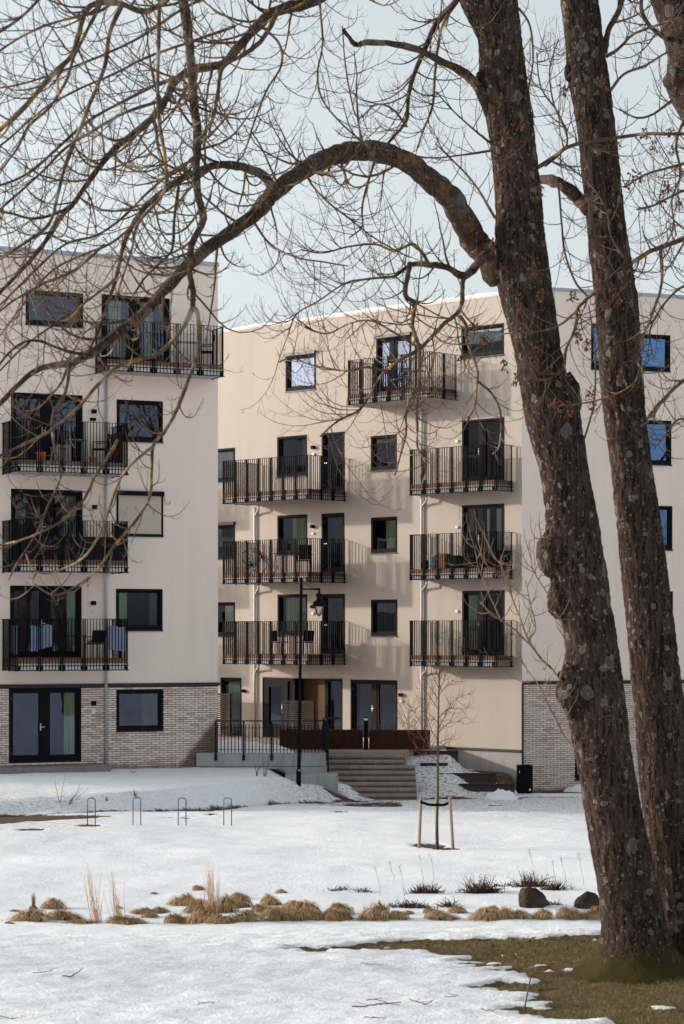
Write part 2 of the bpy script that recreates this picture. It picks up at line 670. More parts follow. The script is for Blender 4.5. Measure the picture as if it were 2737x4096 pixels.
PY = [-600, -30, 0, 10, 18, 21.4, 25.3, 26.4, 29, 33, 40, 47, 52, 54.5, 56.7, 60.4, 64.7, 68.9, 75, 90, 900]
PZ = [-1.7, -1.7, -1.75, -2.5, -3.2, -3.3, -3.4, -3.52, -4.05, -4.30, -4.37, -4.45, -4.48, -4.52, -4.6, -4.8, -5.0, -5.2, -5.3, -5.3, -5.3]
PATHX = [-60, -8.8, -5.8, -3.2, -1.5, 1.1, 4, 10, 40]
PATHY = [40, 54.5, 56.7, 60.4, 64.7, 68.9, 70.0, 71, 73]


def terrain(x, y, detail=True):
    x = np.asarray(x, float)
    y = np.asarray(y, float)
    prof = lambda t: np.interp(t, PY, PZ)
    z = (prof(y - .5) + prof(y) * 2 + prof(y + .5)) / 4
    near = 1 - sst(28, 33, y)
    z = z + .014 * np.clip(x, -12, 12) * near
    # bank between the path and the buildings
    yp = np.interp(x, PATHX, PATHY)
    s = y - yp
    wob = fbm(x * .5, y * .5) * .5
    top = -4.27 + .035 * np.clip(-x - 3, -4, 6) * .2
    top = top - .45 * sst(65.5, 69, y) * sst(-2.6, -1.2, x)
    wx = 1 - sst(-.4, 1.5, x + wob * .6)
    k = wx * sst(.5, 2.2 + .8 * sst(-3, 0, x), s + wob * .6)
    z = z * (1 - k) + top * k
    # planted slope right of the stairs
    ramp_z = np.interp(y, [70.0, 71.0, 72.3, 73, 73.8, 74.6, 76.5], [-5.25, -5.12, -4.9, -4.66, -4.42, -4.12, -4.05])
    step_z = np.where(y < 72.42, -5.28, np.where(y < 73.12, -4.97, -4.68))
    k2 = sst(3.5, 4.3, x)
    rz = ramp_z * (1 - k2) + step_z * k2
    k3 = sst(1.55, 2.15, x + wob * .5) * (1 - sst(5.55, 5.75, x)) * sst(69.6, 70.2, y)
    z = z * (1 - k3) + rz * k3 + k3 * (1 - k2) * .12 * (fbm(x * 2, y * 2) + .1)
    # mound round the foot of the big trees
    r = np.hypot(x - 3.0, (y - 21.7))
    z = z + .05 * np.exp(-(r / 1.1) ** 2)
    z = z + (.34 * fbm(x * .16 + 3.3, y * .13 + 1.7, 2) + .14 * fbm(x * .45, y * .4, 3)) * sst(70, 58, y) * sst(28, 36, y) + .10 * fbm(x * .35, y * .35, 3) * sst(34, 28, y) * sst(12, 18, y) + .035 * fbm(x * 1.3, y * 1.3, 3)
    if detail:
        nr = sst(40, 26, y)
        z = z + (.035 * fbm(x * 2.6, y * 2.6, 3) + .05 * fbm(x * 6, y * 7, 2)) * (.2 + .8 * nr)
        z = z + .16 * np.abs(fbm(x * 2.2, y * 2.2, 4)) * k * sst(-4, -1, x)
    return z + EYE


def H(x, y):
    return float(terrain(np.array([x]), np.array([y]))[0])


F_PX, CX, HY = 8900.0, 1368.5, 2531.0


def at(sx, sy, d):
    """a point d metres in front of the viewpoint from a measured direction"""
    return Vector(((sx - CX) / F_PX * d, d, EYE + (HY - sy) / F_PX * d))


def on_ground(sx, sy, d0=17.0, d1=90.0):
    ds = np.arange(d0, d1, .05)
    zs = terrain((sx - CX) / F_PX * ds, ds, False)
    ray = EYE + (HY - sy) / F_PX * ds
    hit = np.nonzero(zs >= ray)[0]
    d = ds[hit[0]] if len(hit) else d1
    x = (sx - CX) / F_PX * d
    return Vector((x, d, H(x, d)))


def poly_sd(x, y, poly):
    """signed distance (negative inside) to a polygon"""
    P = np.array(poly)
    Q = np.roll(P, -1, 0)
    dmin = np.full(x.shape, 1e9)
    inside = np.zeros(x.shape, bool)
    for (ax, ay), (bx, by) in zip(P, Q):
        ex, ey = bx - ax, by - ay
        t = np.clip(((x - ax) * ex + (y - ay) * ey) / (ex * ex + ey * ey + 1e-9), 0, 1)
        dmin = np.minimum(dmin, np.hypot(x - ax - ex * t, y - ay - ey * t))
        c = ((ay > y) != (by > y)) & (x < ex * (y - ay) / (ey if abs(ey) > 1e-9 else 1e-9) + ax)
        inside ^= c
    return np.where(inside, -dmin, dmin)


GRASS_PX = [(1215, 3790), (1520, 3772), (1640, 3752), (1790, 3745), (2080, 3740), (2250, 3735), (2400, 3730), (2600, 3725), (2900, 3725),
            (2950, 4200), (2450, 4110), (2230, 4075), (2080, 4046), (2100, 3995), (2070, 3972), (1880, 3948), (2080, 3916), (2050, 3885),
            (1860, 3842), (1800, 3812), (1535, 3796), (1380, 3800)]
GRASS_XY = [tuple(on_ground(a, b)[:2]) for a, b in GRASS_PX]
PATCH_XY = [tuple(on_ground(a, b)[:2]) for a, b in [(-600, 3262), (-200, 3268), (100, 3256), (300, 3257), (470, 3262), (380, 3272), (180, 3283), (0, 3296), (-300, 3300), (-600, 3300)]]
SPOTS = [(r[0], r[1], r[2]) for r in [(*on_ground(a, b)[:2], c) for a, b, c in
         [(125, 3318, .28), (350, 3301, .30), (680, 3267, .24), (855, 3256, .14), (1365, 3247, .22), (1987, 3220, .3), (1715, 3380, .38), (1790, 3392, .3),
          (740, 3271, .2), (1790, 3210, .12)]]]


def axis(lo, hi, fine, outer, grow=1.25):
    a = list(np.arange(lo, hi + 1e-6, fine))
    s = fine
    v = hi
    while v < outer:
        s *= grow
        v += s
        a.append(v)
    s = fine
    v = lo
    b = []
    while v > -outer:
        s *= grow
        v -= s
        b.append(v)
    return np.array(b[::-1] + a)


xs = axis(-11, 14, .085, 700, 1.3)
ya = [15.0]
while ya[-1] < 77:
    t = ya[-1]
    ya.append(t + (.045 if t < 27.5 else .10 if t < 50 else .09))
ys = list(ya)
s_, v_ = .1, 77.0
while v_ < 900:
    s_ *= 1.35; v_ += s_; ys.append(v_)
s_, v_ = .1, 15.0
lowy = []
while v_ > -500:
    s_ *= 1.35; v_ -= s_; lowy.append(v_)
ys = np.array(lowy[::-1] + ys)
XX, YY = np.meshgrid(xs, ys)
ZZ = terrain(XX, YY)
sd = poly_sd(XX, YY, GRASS_XY) + fbm(XX * 1.6, YY * 1.6, 4) * .75
sd = sd + fbm(XX * 4, YY * 7, 4) * .55
bare_g = sst(.14, -.14, sd)
bare_g = bare_g * (1 - .95 * sst(.14, .24, fbm(XX * 2.2 + 3, YY * 5 + 8, 3)) * sst(-.9, -.2, sd))
sdp = poly_sd(XX, YY, PATCH_XY) + fbm(XX * .8, YY * .8, 3) * .8
bare_p = sst(.35, -.35, sdp)
YP = np.interp(XX, PATHX, PATHY)
pd = YY - YP - .45 + fbm(XX * .9, YY * .9, 3) * .9
bare_path = np.exp(-(pd / .55) ** 2) * .62 * sst(-40, -6, XX) * (1 - sst(9, 12, XX))
bare_s = np.zeros_like(XX)
for (px_, py_, rr) in SPOTS:
    rr2 = np.hypot(XX - px_, (YY - py_) * .62) + fbm(XX * 4, YY * 4, 3) * .35
    bare_s = np.maximum(bare_s, sst(rr * 1.35, rr * .6, rr2))
# dirty bank right of the lamp and the slope by the stairs
wbank = sst(-2.6, .2, XX) * (1 - sst(1.6, 2.0, XX)) * sst(61.5, 63.5, YY) * sst(71, 68, YY)
wslope = sst(1.5, 2.2, XX) * (1 - sst(6, 6.6, XX)) * sst(69.5, 71, YY)
bare_b = wbank * np.clip(.38 + 1.6 * fbm(XX * 1.5, YY * 1.5, 4) + .42 * sst(-1.0, .7, XX) * sst(68.3, 66.0, YY), 0, .85)
bare_b = np.maximum(bare_b, wslope * np.clip(.12 + .9 * fbm(XX * 1.3 + 9, YY * 1.3, 4) + .75 * sst(3.6, 5.2, XX) * sst(72.6, 73.4, YY), 0, .9))
bfoot = (1 - sst(7.8, 8.5, XX)) * sst(5.6, 6.0, XX) * sst(72.6, 73.6, YY)
bare_b = np.maximum(bare_b, bfoot * .8)
foot_c = sst(73.5, 75.5, YY - .37 * (XX - 6)) * sst(6, 6.5, XX) * .75
bare = np.maximum.reduce([bare_g, bare_p, bare_path, bare_s, bare_b, foot_c])
soil = np.clip(np.maximum.reduce([bare_path * 1.6, bare_s, bare_b * 1.6, foot_c, bare_p * .75]), 0, 1)
dirt = np.clip(wbank * 1.0 + wslope * .9 + .8 * sst(0, 4, XX) * sst(50, 62, YY) * sst(73, 70, YY)
               + .6 * sst(-4, -8, XX) * sst(44, 52, YY) * sst(62, 56, YY) + .25 * sst(.5, .0, sd) + .15 * sst(56, 60, YY), 0, 1)
ZZ = ZZ - .045 * sst(.35, .65, bare)
nr_, nc_ = XX.shape
me = bpy.data.meshes.new('ground')
me.vertices.add(nr_ * nc_)
me.vertices.foreach_set('co', np.stack([XX, YY, ZZ], -1).ravel())
idx = np.arange(nr_ * nc_).reshape(nr_, nc_)
q = np.stack([idx[:-1, :-1], idx[:-1, 1:], idx[1:, 1:], idx[1:, :-1]], -1).reshape(-1, 4)
me.loops.add(q.size)
me.loops.foreach_set('vertex_index', q.ravel())
me.polygons.add(len(q))
me.polygons.foreach_set('loop_start', np.arange(len(q)) * 4)
me.polygons.foreach_set('use_smooth', np.ones(len(q), bool))
me.update(calc_edges=True)
for nm, arr in (('bare', bare), ('soil', soil), ('dirt', dirt)):
    at_ = me.attributes.new(nm, 'FLOAT', 'POINT')
    at_.data.foreach_set('value', arr.ravel().astype(np.float32))
me.materials.append(M['ground'])
ground = bpy.data.objects.new('ground', me)
COL.objects.link(ground)
tag(ground, 'trampled old snow over park grass sloping to the buildings', None, None, 'structure')

# ------------------------------------------------------------------ facades
cs = lambda d: math.cos(rad(d))
sn_ = lambda d: math.sin(rad(d))
FAC = {  # origin on the ground plan, direction of u, outward normal
    'A': ((6.05, 74.8), (-cs(43), sn_(43)), (-sn_(43), -cs(43))),
    'B': ((-3.94, 70.64), (-cs(25), -sn_(25)), (sn_(25), -cs(25))),
    'C': ((6.05, 74.8), (cs(20.5), sn_(20.5)), (sn_(20.5), -cs(20.5))),
}


def P(f, u, n, z):
    o, t, nn = FAC[f]
    return Vector((o[0] + t[0] * u + nn[0] * n, o[1] + t[1] * u + nn[1] * n, z))


def RZ(f):
    t = FAC[f][1]
    return math.atan2(t[1], t[0])


def fbox(m, f, u0, u1, n0, n1, z0, z1):
    m.hexa([P(f, u0, n0, z0), P(f, u1, n0, z0), P(f, u1, n1, z0), P(f, u0, n1, z0),
            P(f, u0, n0, z1), P(f, u1, n0, z1), P(f, u1, n1, z1), P(f, u0, n1, z1)])


def wall_with_holes(f, u0, u1, z0, z1, holes, n=0.0):
    m = MB()
    us = sorted(set([u0, u1] + [h[i] for h in holes for i in (0, 1) if u0 < h[i] < u1]))
    zs = sorted(set([z0, z1] + [h[i] for h in holes for i in (2, 3) if z0 < h[i] < z1]))
    flip = f == 'C'
    for a, b in zip(us, us[1:]):
        for c, d in zip(zs, zs[1:]):
            mu, mz = (a + b) / 2, (c + d) / 2
            if any(h[0] < mu < h[1] and h[2] < mz < h[3] for h in holes): continue
            q = [P(f, b, n, c), P(f, a, n, c), P(f, a, n, d), P(f, b, n, d)]
            m.quad(*(q if not flip else q[::-1]))
    return m


HOLES = {'A': [], 'B': [], 'C': []}
OPENINGS = []


def opening(f, u0, u1, z0, z1, **kw):
    HOLES[f].append((u0, u1, z0, z1))
    OPENINGS.append((f, u0, u1, z0, z1, kw))


# building B (left)
opening('B', 4.48, 6.32, 14.73, 15.78)
opening('B', 1.63, 3.88, 13.70, 15.80, door=1, curtain=[(2.15, 2.42, 'curtain_green'), (3.2, 3.6, 'curtain_green')])
opening('B', 4.50, 6.78, 10.45, 12.63, door=1)
opening('B', 1.86, 3.39, 11.28, 12.56)
opening('B', 4.50, 6.78, 7.50, 9.69, door=1, curtain=[(4.6, 5.1, 'curtain_grey')])
opening('B', 1.86, 3.39, 8.33, 9.60, screen=1)
opening('B', 4.53, 6.81, 4.54, 6.74, door=1, curtain=[(4.65, 4.95, 'curtain_green')])
opening('B', 1.87, 3.41, 5.38, 6.67, curtain=[(1.95, 2.25, 'curtain_grey'), (3.0, 3.3, 'curtain_green')])
opening('B', 4.54, 6.85, 1.36, 3.61, door=1, handle=1, curtain=[(4.63, 5.05, 'curtain_green')])
opening('B', 1.85, 3.40, 2.24, 3.52, curtain=[(1.95, 2.5, 'curtain_grey')])
for k in range(4):   # outside the frame to the left
    for s0 in (8.4,):
        opening('B', s0, s0 + 1.6, 2.3 + 2.95 * k + (.1 if k else 0), 3.55 + 2.95 * k + (.1 if k else 0))
# building A
opening('A', 9.58, 11.12, 14.22, 15.52, awn=1, curtain=[(9.65, 10.95, 'blind')])
opening('A', 4.95, 6.60, 13.70, 15.77, door=2, awn=1, curtain=[(5.0, 5.35, 'curtain'), (5.7, 6.3, 'curtain')])
opening('A', .78, 2.64, 14.73, 15.79, curtain=[(.85, 2.5, 'blind')], half=.45)
opening('A', 13.81, 15.3, 11.05, 12.31, curtain=[(13.9, 15.2, 'blind')])
opening('A', 10.03, 11.56, 11.07, 12.57, curtain=[(10.1, 10.4, 'curtain_grey')])
opening('A', 8.15, 9.28, 10.43, 12.57, door=3, handle=1)
opening('A', 5.63, 6.86, 11.08, 12.32, curtain=[(5.7, 6.7, 'blind')], half=.12)
opening('A', .76, 2.62, 10.45, 12.60, door=2, handle=1)
opening('A', 13.81, 15.3, 8.11, 9.40, awn=1, curtain=[(13.9, 15.2, 'curtain_grey')])
opening('A', 10.02, 11.55, 8.19, 9.65, curtain=[(10.1, 10.9, 'curtain_green')])
opening('A', 8.15, 9.29, 7.49, 9.64, door=3, handle=1)
opening('A', 5.61, 6.85, 8.14, 9.41, curtain=[(5.7, 6.25, 'curtain_green')])
opening('A', .76, 2.62, 7.49, 9.68, door=2, handle=1, curtain=[(1.0, 1.2, 'curtain'), (1.5, 1.8, 'curtain'), (2.2, 2.5, 'curtain_grey')])
opening('A', 13.81, 15.3, 5.17, 6.46, curtain=[(14.0, 14.5, 'curtain')])
opening('A', 10.02, 11.54, 5.22, 6.72, curtain=[(10.08, 11.2, 'curtain_green')], slats=1)
opening('A', 8.13, 9.27, 4.53, 6.71, door=3, handle=1)
opening('A', 5.60, 6.85, 5.19, 6.48, curtain=[(5.7, 6.7, 'curtain_grey')])
opening('A', .75, 2.61, 4.53, 6.74, door=2, handle=1, curtain=[(2.05, 2.45, 'curtain_green')])
opening('A', 13.46, 14.60, 1.40, 3.60, door=3, curtain=[(13.55, 14.3, 'curtain_green')])
HOLES['A'].append((8.24, 12.34, 1.40, 3.62))       # entrance recess
opening('A', 5.60, 7.85, 1.55, 3.62, door=1, handle=1, curtain=[(5.66, 6.6, 'curtain_grey'), (6.85, 7.5, 'curtain_grey')])
# building C
opening('C', 2.59, 3.75, 14.28, 15.83, blue=1)
opening('C', 4.10, 5.63, 14.31, 15.56, blue=1)
opening('C', 4.12, 5.67, 11.09, 12.61, blue=1)
opening('C', 4.14, 5.71, 8.16, 9.67, blue=1)
opening('C', 4.14, 5.73, 5.21, 6.73, blue=1)
opening('C', 1.98, 3.1, .32, 1.25, blue=1)
for k in range(4):
    opening('C', 9.0, 10.5, 5.2 + 2.95 * k, 6.7 + 2.95 * k, blue=1)

bB = thing('apartment_building', (-12, 72, 1.0), 'pale rendered apartment block with a brick ground floor beside the big snowy lawn', 'building')
bA = thing('apartment_building', (2, 80, 1.0), 'cream rendered angled apartment block behind the stairs and the lamp post', 'building')
ROOT = {'A': bA, 'B': bB, 'C': bA}

TRIM_Z = 3.62
# rendered walls
wall_with_holes('B', 0, 10.5, TRIM_Z + .10, 16.92, HOLES['B']).build('rendered_wall', M['plaster_shade_lift'], bB, fix=False)
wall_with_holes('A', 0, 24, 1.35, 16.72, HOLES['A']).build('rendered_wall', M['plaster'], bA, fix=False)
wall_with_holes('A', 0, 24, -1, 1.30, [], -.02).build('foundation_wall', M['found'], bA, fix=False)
wall_with_holes('C', 0, 14, TRIM_Z + .05, 16.85, HOLES['C']).build('rendered_wall', M['plaster_shade_lift'], bA, fix=False)
# mortar beds and bricks
BL, BH, JT = .262, .0690, .0165


def brick_wall(f, u1, z0, z1, holes, root, vis_u, foot):
    o = wall_with_holes(f, 0, u1, z0 - .6, z1, holes, -.004).build('mortar_bed', M['mortar'], root, fix=False)
    shared = None
    cand = []
    rows = int((z1 - z0) / BH)
    for r in range(-3, rows + 1):
        zb = z1 - .012 - (r + 4) * BH + 3 * BH
        if zb + BH - JT > z1: continue
        off = (r % 2) * BL / 2
        k = -1
        while True:
            a = k * BL + off + JT / 2
            b = a + BL - JT
            k += 1
            if a > u1: break
            a = max(a, .004); b = min(b, u1)
            if b - a < .03: continue
            for h in holes:
                if h[2] - .02 < zb + BH / 2 < h[3] + .02:
                    if h[0] < b and h[1] > a:
                        if a < h[0] and b > h[1]: b = h[0]
                        elif a >= h[0] and b <= h[1]: b = a
                        elif a < h[0]: b = h[0]
                        else: a = h[1]
            if b - a > .03: cand.append((a, b, zb))
    full = [c for c in cand if abs(c[1] - c[0] - (BL - JT)) < 1e-4 and vis_u[0] < c[0] < vis_u[1] and vis_u[2] < c[2] < vis_u[3]]
    full.sort(key=lambda c: -c[0] if f == 'B' else c[0])
    ind = set(full[:300])
    dummy = MB()
    L = BL - JT
    dummy.box(-L / 2, L / 2, -.006, .006, 0, BH - JT)
    me_ = bpy.data.meshes.new('brick')
    me_.from_pydata(dummy.v, [], dummy.f)
    bm = bmesh.new(); bm.from_mesh(me_)
    bmesh.ops.recalc_face_normals(bm, faces=bm.faces)
    bm.to_mesh(me_); bm.free()
    a_ = me_.attributes.new('foot', 'FLOAT', 'POINT')
    a_.data.foreach_set('value', [foot] * len(me_.vertices))
    me_.materials.append(M['brick'])
    rest = MB()
    for c in cand:
        pr = random.uniform(.004, .010)
        if c in ind:
            inst('brick', me_, P(f, (c[0] + c[1]) / 2, pr - .003, c[2]), RZ(f), root)
        else:
            fbox(rest, f, c[0], c[1], -.002, pr + .003, c[2], c[2] + BH - JT)
    ob = rest.build('brickwork', M['brick'], root)
    a_ = ob.data.attributes.new('foot', 'FLOAT', 'POINT')
    val = []
    o_, t_, n_ = FAC[f]
    for v in ob.data.vertices:
        u_ = (v.co.x - o_[0]) * t_[0] + (v.co.y - o_[1]) * t_[1]
        val.append(foot + (1.5 * max(0.0, 1 - u_ / 1.3) if f == 'B' else 0))
    a_.data.foreach_set('value', val)
    ob['kind'] = 'stuff'


brick_wall('B', 8.2, .75, TRIM_Z, [h for h in HOLES['B'] if h[2] < 3.6], bB, (0.2, 6.8, .95, 3.6), .80)
wall_with_holes('B', 8.2, 10.5, -.5, TRIM_Z, [h for h in HOLES['B'] if h[2] < 3.6]).build('side_brick_wall', M['brick'], bB, fix=False)
brick_wall('C', 7.4, -.25, 3.58, [h for h in HOLES['C'] if h[2] < 3.6], bA, (.05, 2.3, 0, 3.6), -.35)
wall_with_holes('C', 7.4, 14, -1.0, 3.58, []).build('side_brick_wall', M['brick'], bA, fix=False)
# trims
m = MB(); fbox(m, 'B', -.05, 10.5, .0, .055, TRIM_Z, TRIM_Z + .105); m.build('band_trim', M['trim'], bB)
m = MB(); fbox(m, 'C', .02, 14, .0, .06, 3.58, 3.675); m.build('band_trim', M['trim'], bA)
m = MB(); fbox(m, 'A', .02, 4.32, .0, .05, 1.28, 1.36); m.build('base_trim', M['trim'], bA)
m = MB(); fbox(m, 'C', -.02, .045, .0, .05, -.3, 3.58); m.build('corner_trim', M['trim'], bA)


def prism(pts, z0, z1, skip=()):
    m = MB()
    n = len(pts)
    for i in range(n):
        if i in skip: continue
        a, b = pts[i], pts[(i + 1) % n]
        m.quad((a[0], a[1], z0), (b[0], b[1], z0), (b[0], b[1], z1), (a[0], a[1], z1))
    k = len(m.v)
    m.v += [(p[0], p[1], z1 - .25) for p in pts]
    m.f.append(tuple(range(k, k + n)))
    return m


def xy(f, u, n): p = P(f, u, n, 0); return (p.x, p.y)


ptsB = [xy('B', 10.5, 0), xy('B', 0, 0), xy('B', 0, -6.0), xy('B', 10.5, -6.0)]
prism(ptsB, -1, 16.92, skip=(0,)).build('side_walls', M['plaster_shade_lift'], bB, fix=False)
pA, pC = P('A', 24, 0, 0), P('C', 14, 0, 0)
ptsA = [xy('A', 24, 0), xy('A', 0, 0), xy('C', 14, 0), xy('C', 14, -12), xy('A', 24, -12)]
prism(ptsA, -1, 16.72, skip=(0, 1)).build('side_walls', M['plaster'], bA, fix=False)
# parapet caps
m = MB(); fbox(m, 'B', -.03, 10.5, -.4, .035, 16.92, 17.05); m.build('parapet_cap', M['cap'], bB)
m = MB(); fbox(m, 'B', -.03, .32, -6.0, -.4, 16.92, 17.05); m.build('parapet_cap', M['cap'], bB)
m = MB(); fbox(m, 'C', 0, 14, -.4, .035, 16.85, 16.97); m.build('parapet_cap', M['cap'], bA)
m = MB(); fbox(m, 'A', 0, 24, -.4, .02, 16.72, 16.80); m.build('parapet_cap', M['capA'], bA)
# snow lying on the roof edge of A
m = MB()
rs = random.Random(4)
us = np.arange(.3, 24, .3)
hts = [max(.02, .10 + .16 * (fbm(np.array([u * .35]), np.array([2.2]))[0]) + .10 * fbm(np.array([u * 1.7]), np.array([7.]))[0]) for u in us]
for (u, h), (u2, h2) in zip(zip(us, hts), list(zip(us, hts))[1:]):
    m.hexa([P('A', u, -.33, 16.80), P('A', u2, -.33, 16.80), P('A', u2, -.04, 16.80), P('A', u, -.04, 16.80),
            P('A', u, -.3, 16.80 + h), P('A', u2, -.3, 16.80 + h2), P('A', u2, -.12, 16.80 + h2), P('A', u, -.12, 16.80 + h)])
so = m.build('roof_snow', M['snow'], None)
tag(so, 'strip of white snow lying along the parapet of the cream block', 'snow')

# ------------------------------------------------------------------ windows and doors
def make_window(f, u0, u1, z0, z1, kw):
    root = ROOT[f]
    door = kw.get('door', 0)
    fr = MB()
    t = .075
    n0, n1 = -.16, .012
    fbox(fr, f, u0, u0 + t, n0, n1, z0, z1)
    fbox(fr, f, u1 - t, u1, n0, n1, z0, z1)
    fbox(fr, f, u0 + t, u1 - t, n0, n1, z1 - t, z1)
    fbox(fr, f, u0 + t, u1 - t, n0, n1, z0, z0 + t + (.05 if not door else .02))
    splits = [(u0 + t, u1 - t)]
    if door == 1:
        mu = (u0 + u1) / 2
        fbox(fr, f, mu - .09, mu + .09, n0 + .03, -.05, z0 + t, z1 - t)
        splits = [(u0 + t, mu - .09), (mu + .09, u1 - t)]
    if door == 2:
        mu = u0 + (u1 - u0) * .56
        fbox(fr, f, mu - .08, mu + .08, n0 + .03, -.05, z0 + t, z1 - t)
        splits = [(u0 + t, mu - .08), (mu + .08, u1 - t)]
    for i, (a, b) in enumerate(splits):
        g = .05 if not door else .085
        for (aa, bb, cc, dd) in ((a, a + g, z0 + t, z1 - t), (b - g, b, z0 + t, z1 - t), (a + g, b - g, z1 - t - g, z1 - t), (a + g, b - g, z0 + t, z0 + t + g + .03)):
            fbox(fr, f, aa, bb, n0 + .02, -.07 + .004 * i, cc, dd)
        if door == 2 and i == 1:
            fbox(fr, f, a + g, b - g, n0 + .02, -.07, z0 + .85, z0 + .97)
    wobj = fr.build('balcony_door' if door else 'window', M['frame'], root)
    wobj['_base'] = list(root['_base'])
    gm = M['glass_blue'] if kw.get('blue') else M['glass']

    def sub(mb, name, mat, **k):
        o = mb.build(name, mat, None, **k)
        o.parent = wobj
        o.matrix_parent_inverse = Matrix.Identity(4)
        return o
    for (a, b) in splits:
        p = MB()
        q = [P(f, b - .03, -.115, z0 + t), P(f, a + .03, -.115, z0 + t), P(f, a + .03, -.115, z1 - t), P(f, b - .03, -.115, z1 - t)]
        p.quad(*(q if f != 'C' else q[::-1]))
        sub(p, 'pane', gm, fix=False)
    # room behind
    r = MB()
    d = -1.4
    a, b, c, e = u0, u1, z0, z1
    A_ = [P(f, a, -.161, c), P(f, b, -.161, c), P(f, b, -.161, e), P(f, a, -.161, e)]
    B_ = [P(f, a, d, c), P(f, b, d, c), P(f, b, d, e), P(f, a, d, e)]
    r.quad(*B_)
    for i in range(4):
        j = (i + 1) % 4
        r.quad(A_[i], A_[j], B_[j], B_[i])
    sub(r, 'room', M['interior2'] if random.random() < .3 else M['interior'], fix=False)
    for (cu0, cu1, cm) in kw.get('curtain', []):
        cc = MB()
        n = max(8, int((cu1 - cu0) / .03))
        top = z1 - t - .02
        bot = z0 + t + .03
        if kw.get('half'): bot = top - (top - bot) * (1 - kw['half']) if kw['half'] > .3 else top - (top - bot) * .15
        amp = .025 if 'curtain' in cm else .004
        for i in range(n):
            ua = cu0 + (cu1 - cu0) * i / n
            ub = cu0 + (cu1 - cu0) * (i + 1) / n
            na = -.14 + amp * .5 * math.sin(i * 1.9)
            nb = -.14 + amp * .5 * math.sin((i + 1) * 1.9)
            cc.quad(P(f, ub, nb, bot), P(f, ua, na, bot), P(f, ua, na, top), P(f, ub, nb, top))
        sub(cc, 'blind' if cm == 'blind' else 'curtain', M[cm], fix=False)
    if kw.get('slats'):
        cc = MB()
        for i in range(22):
            zz = z1 - t - .03 - i * .045
            fbox(cc, f, u0 + t, u1 - t - .25, -.138, -.122, zz, zz + .012)
        sub(cc, 'venetian_blind', M['curtain_green'])
    if kw.get('screen'):
        cc = MB()
        fbox(cc, f, u0 + .06, u1 - .06, .015, .022, z0 + .06, z1)
        sub(cc, 'roller_screen', M['screen'])
        cc = MB()
        fbox(cc, f, u0 - .01, u1 + .02, .0, .13, z1 - .02, z1 + .12)
        fbox(cc, f, u0 - .005, u0 + .05, .0, .035, z0, z1 - .02)
        fbox(cc, f, u1 - .05, u1 + .005, .0, .035, z0, z1 - .02)
        fbox(cc, f, u0 + .05, u1 - .05, .0, .035, z0, z0 + .06)
        sub(cc, 'screen_box', M['frame'])
        cc = MB()
        cc.tube([P(f, u0 - .01, .05, z1), P(f, u0 - .06, .06, z1 - .2), P(f, u0 - .12, .06, z1 - .27), P(f, u0 - .2, .05, z1 - .26), P(f, u0 - .24, .05, z1 - .15)], .008, 4)
        sub(cc, 'loose_cable', M['black'])
    if kw.get('awn'):
        cc = MB()
        fbox(cc, f, u0 - .03, u1 + .03, .0, .12, z1 - .01, z1 + .10)
        sub(cc, 'awning_box', M['trim'])
    if not door:
        cc = MB()
        fbox(cc, f, u0 - .015, u1 + .015, -.02, .05, z0 - .035, z0 - .002)
        sub(cc, 'sill', M['trim'])
    if kw.get('handle') or door in (1, 2):
        cc = MB()
        hu = splits[-1][0] + .04 if f != 'C' else splits[0][1]
        if door == 3: hu = splits[0][1] - .05
        hz = z0 + 1.05
        fbox(cc, f, hu - .014, hu + .014, -.07, -.055, hz - .11, hz + .11)
        fbox(cc, f, hu - .12, hu + .01, -.03, -.012, hz - .012, hz + .012)
        sub(cc, 'handle', M['steel'])
        cc = MB()
        for hz2 in (z0 + .25, z1 - .3):
            fbox(cc, f, u1 - t - .012, u1 - t + .012, -.05, -.02, hz2 - .05, hz2 + .05)
        sub(cc, 'hinge', M['steel'])
    return wobj


for (f, u0, u1, z0, z1, kw) in OPENINGS:
    make_window(f, u0, u1, z0, z1, kw)

# wall lamps and small boxes beside the doors
for f, u, z, bz in (('B', 4.14, 12.15, None), ('B', 4.12, 9.19, 8.94), ('B', 4.16, 6.22, 5.97), ('B', 4.16, 3.12, 2.87),
                    ('A', 9.67, 12.08, 11.83), ('A', 9.70, 9.19, 8.93), ('A', 9.70, 6.25, 6.0), ('A', 5.39, 3.11, 2.89), ('A', 13.29, 3.11, None),
                    ('A', 4.62, 15.25, None)):
    m = MB(); fbox(m, f, u - .07, u + .07, 0.0, .12, z - .06, z + .06); m.build('wall_lamp', M['black'], ROOT[f], bevel=.006)
    if bz:
        m = MB(); fbox(m, f, u - .055, u + .055, 0.0, .06, bz - .045, bz + .045); m.build('socket_box', M['white'], ROOT[f], bevel=.006)
m = MB(); fbox(m, 'B', 4.08, 4.26, 0.0, .07, 11.86, 11.95); m.build('socket_box', M['black'], bB, bevel=.006)
for z in (11.91, 8.94, 6.04):
    m = MB(); fbox(m, 'A', 2.77, 2.89, 0.0, .06, z - .045, z + .045); m.build('socket_box', M['white'], bA, bevel=.006)
m = MB(); fbox(m, 'B', 1.30, 1.44, 0, .05, 15.0, 15.05); m.build('socket_box', M['white'], bB)


# ------------------------------------------------------------------ balconies
BAL = {}
for k_, (w1, w2, h_) in {'baluster': (.019, .020, 1.55), 'post': (.036, .03, 1.57)}.items():
    BAL[k_] = unit_box(k_, w1, w2, h_, M['black'])


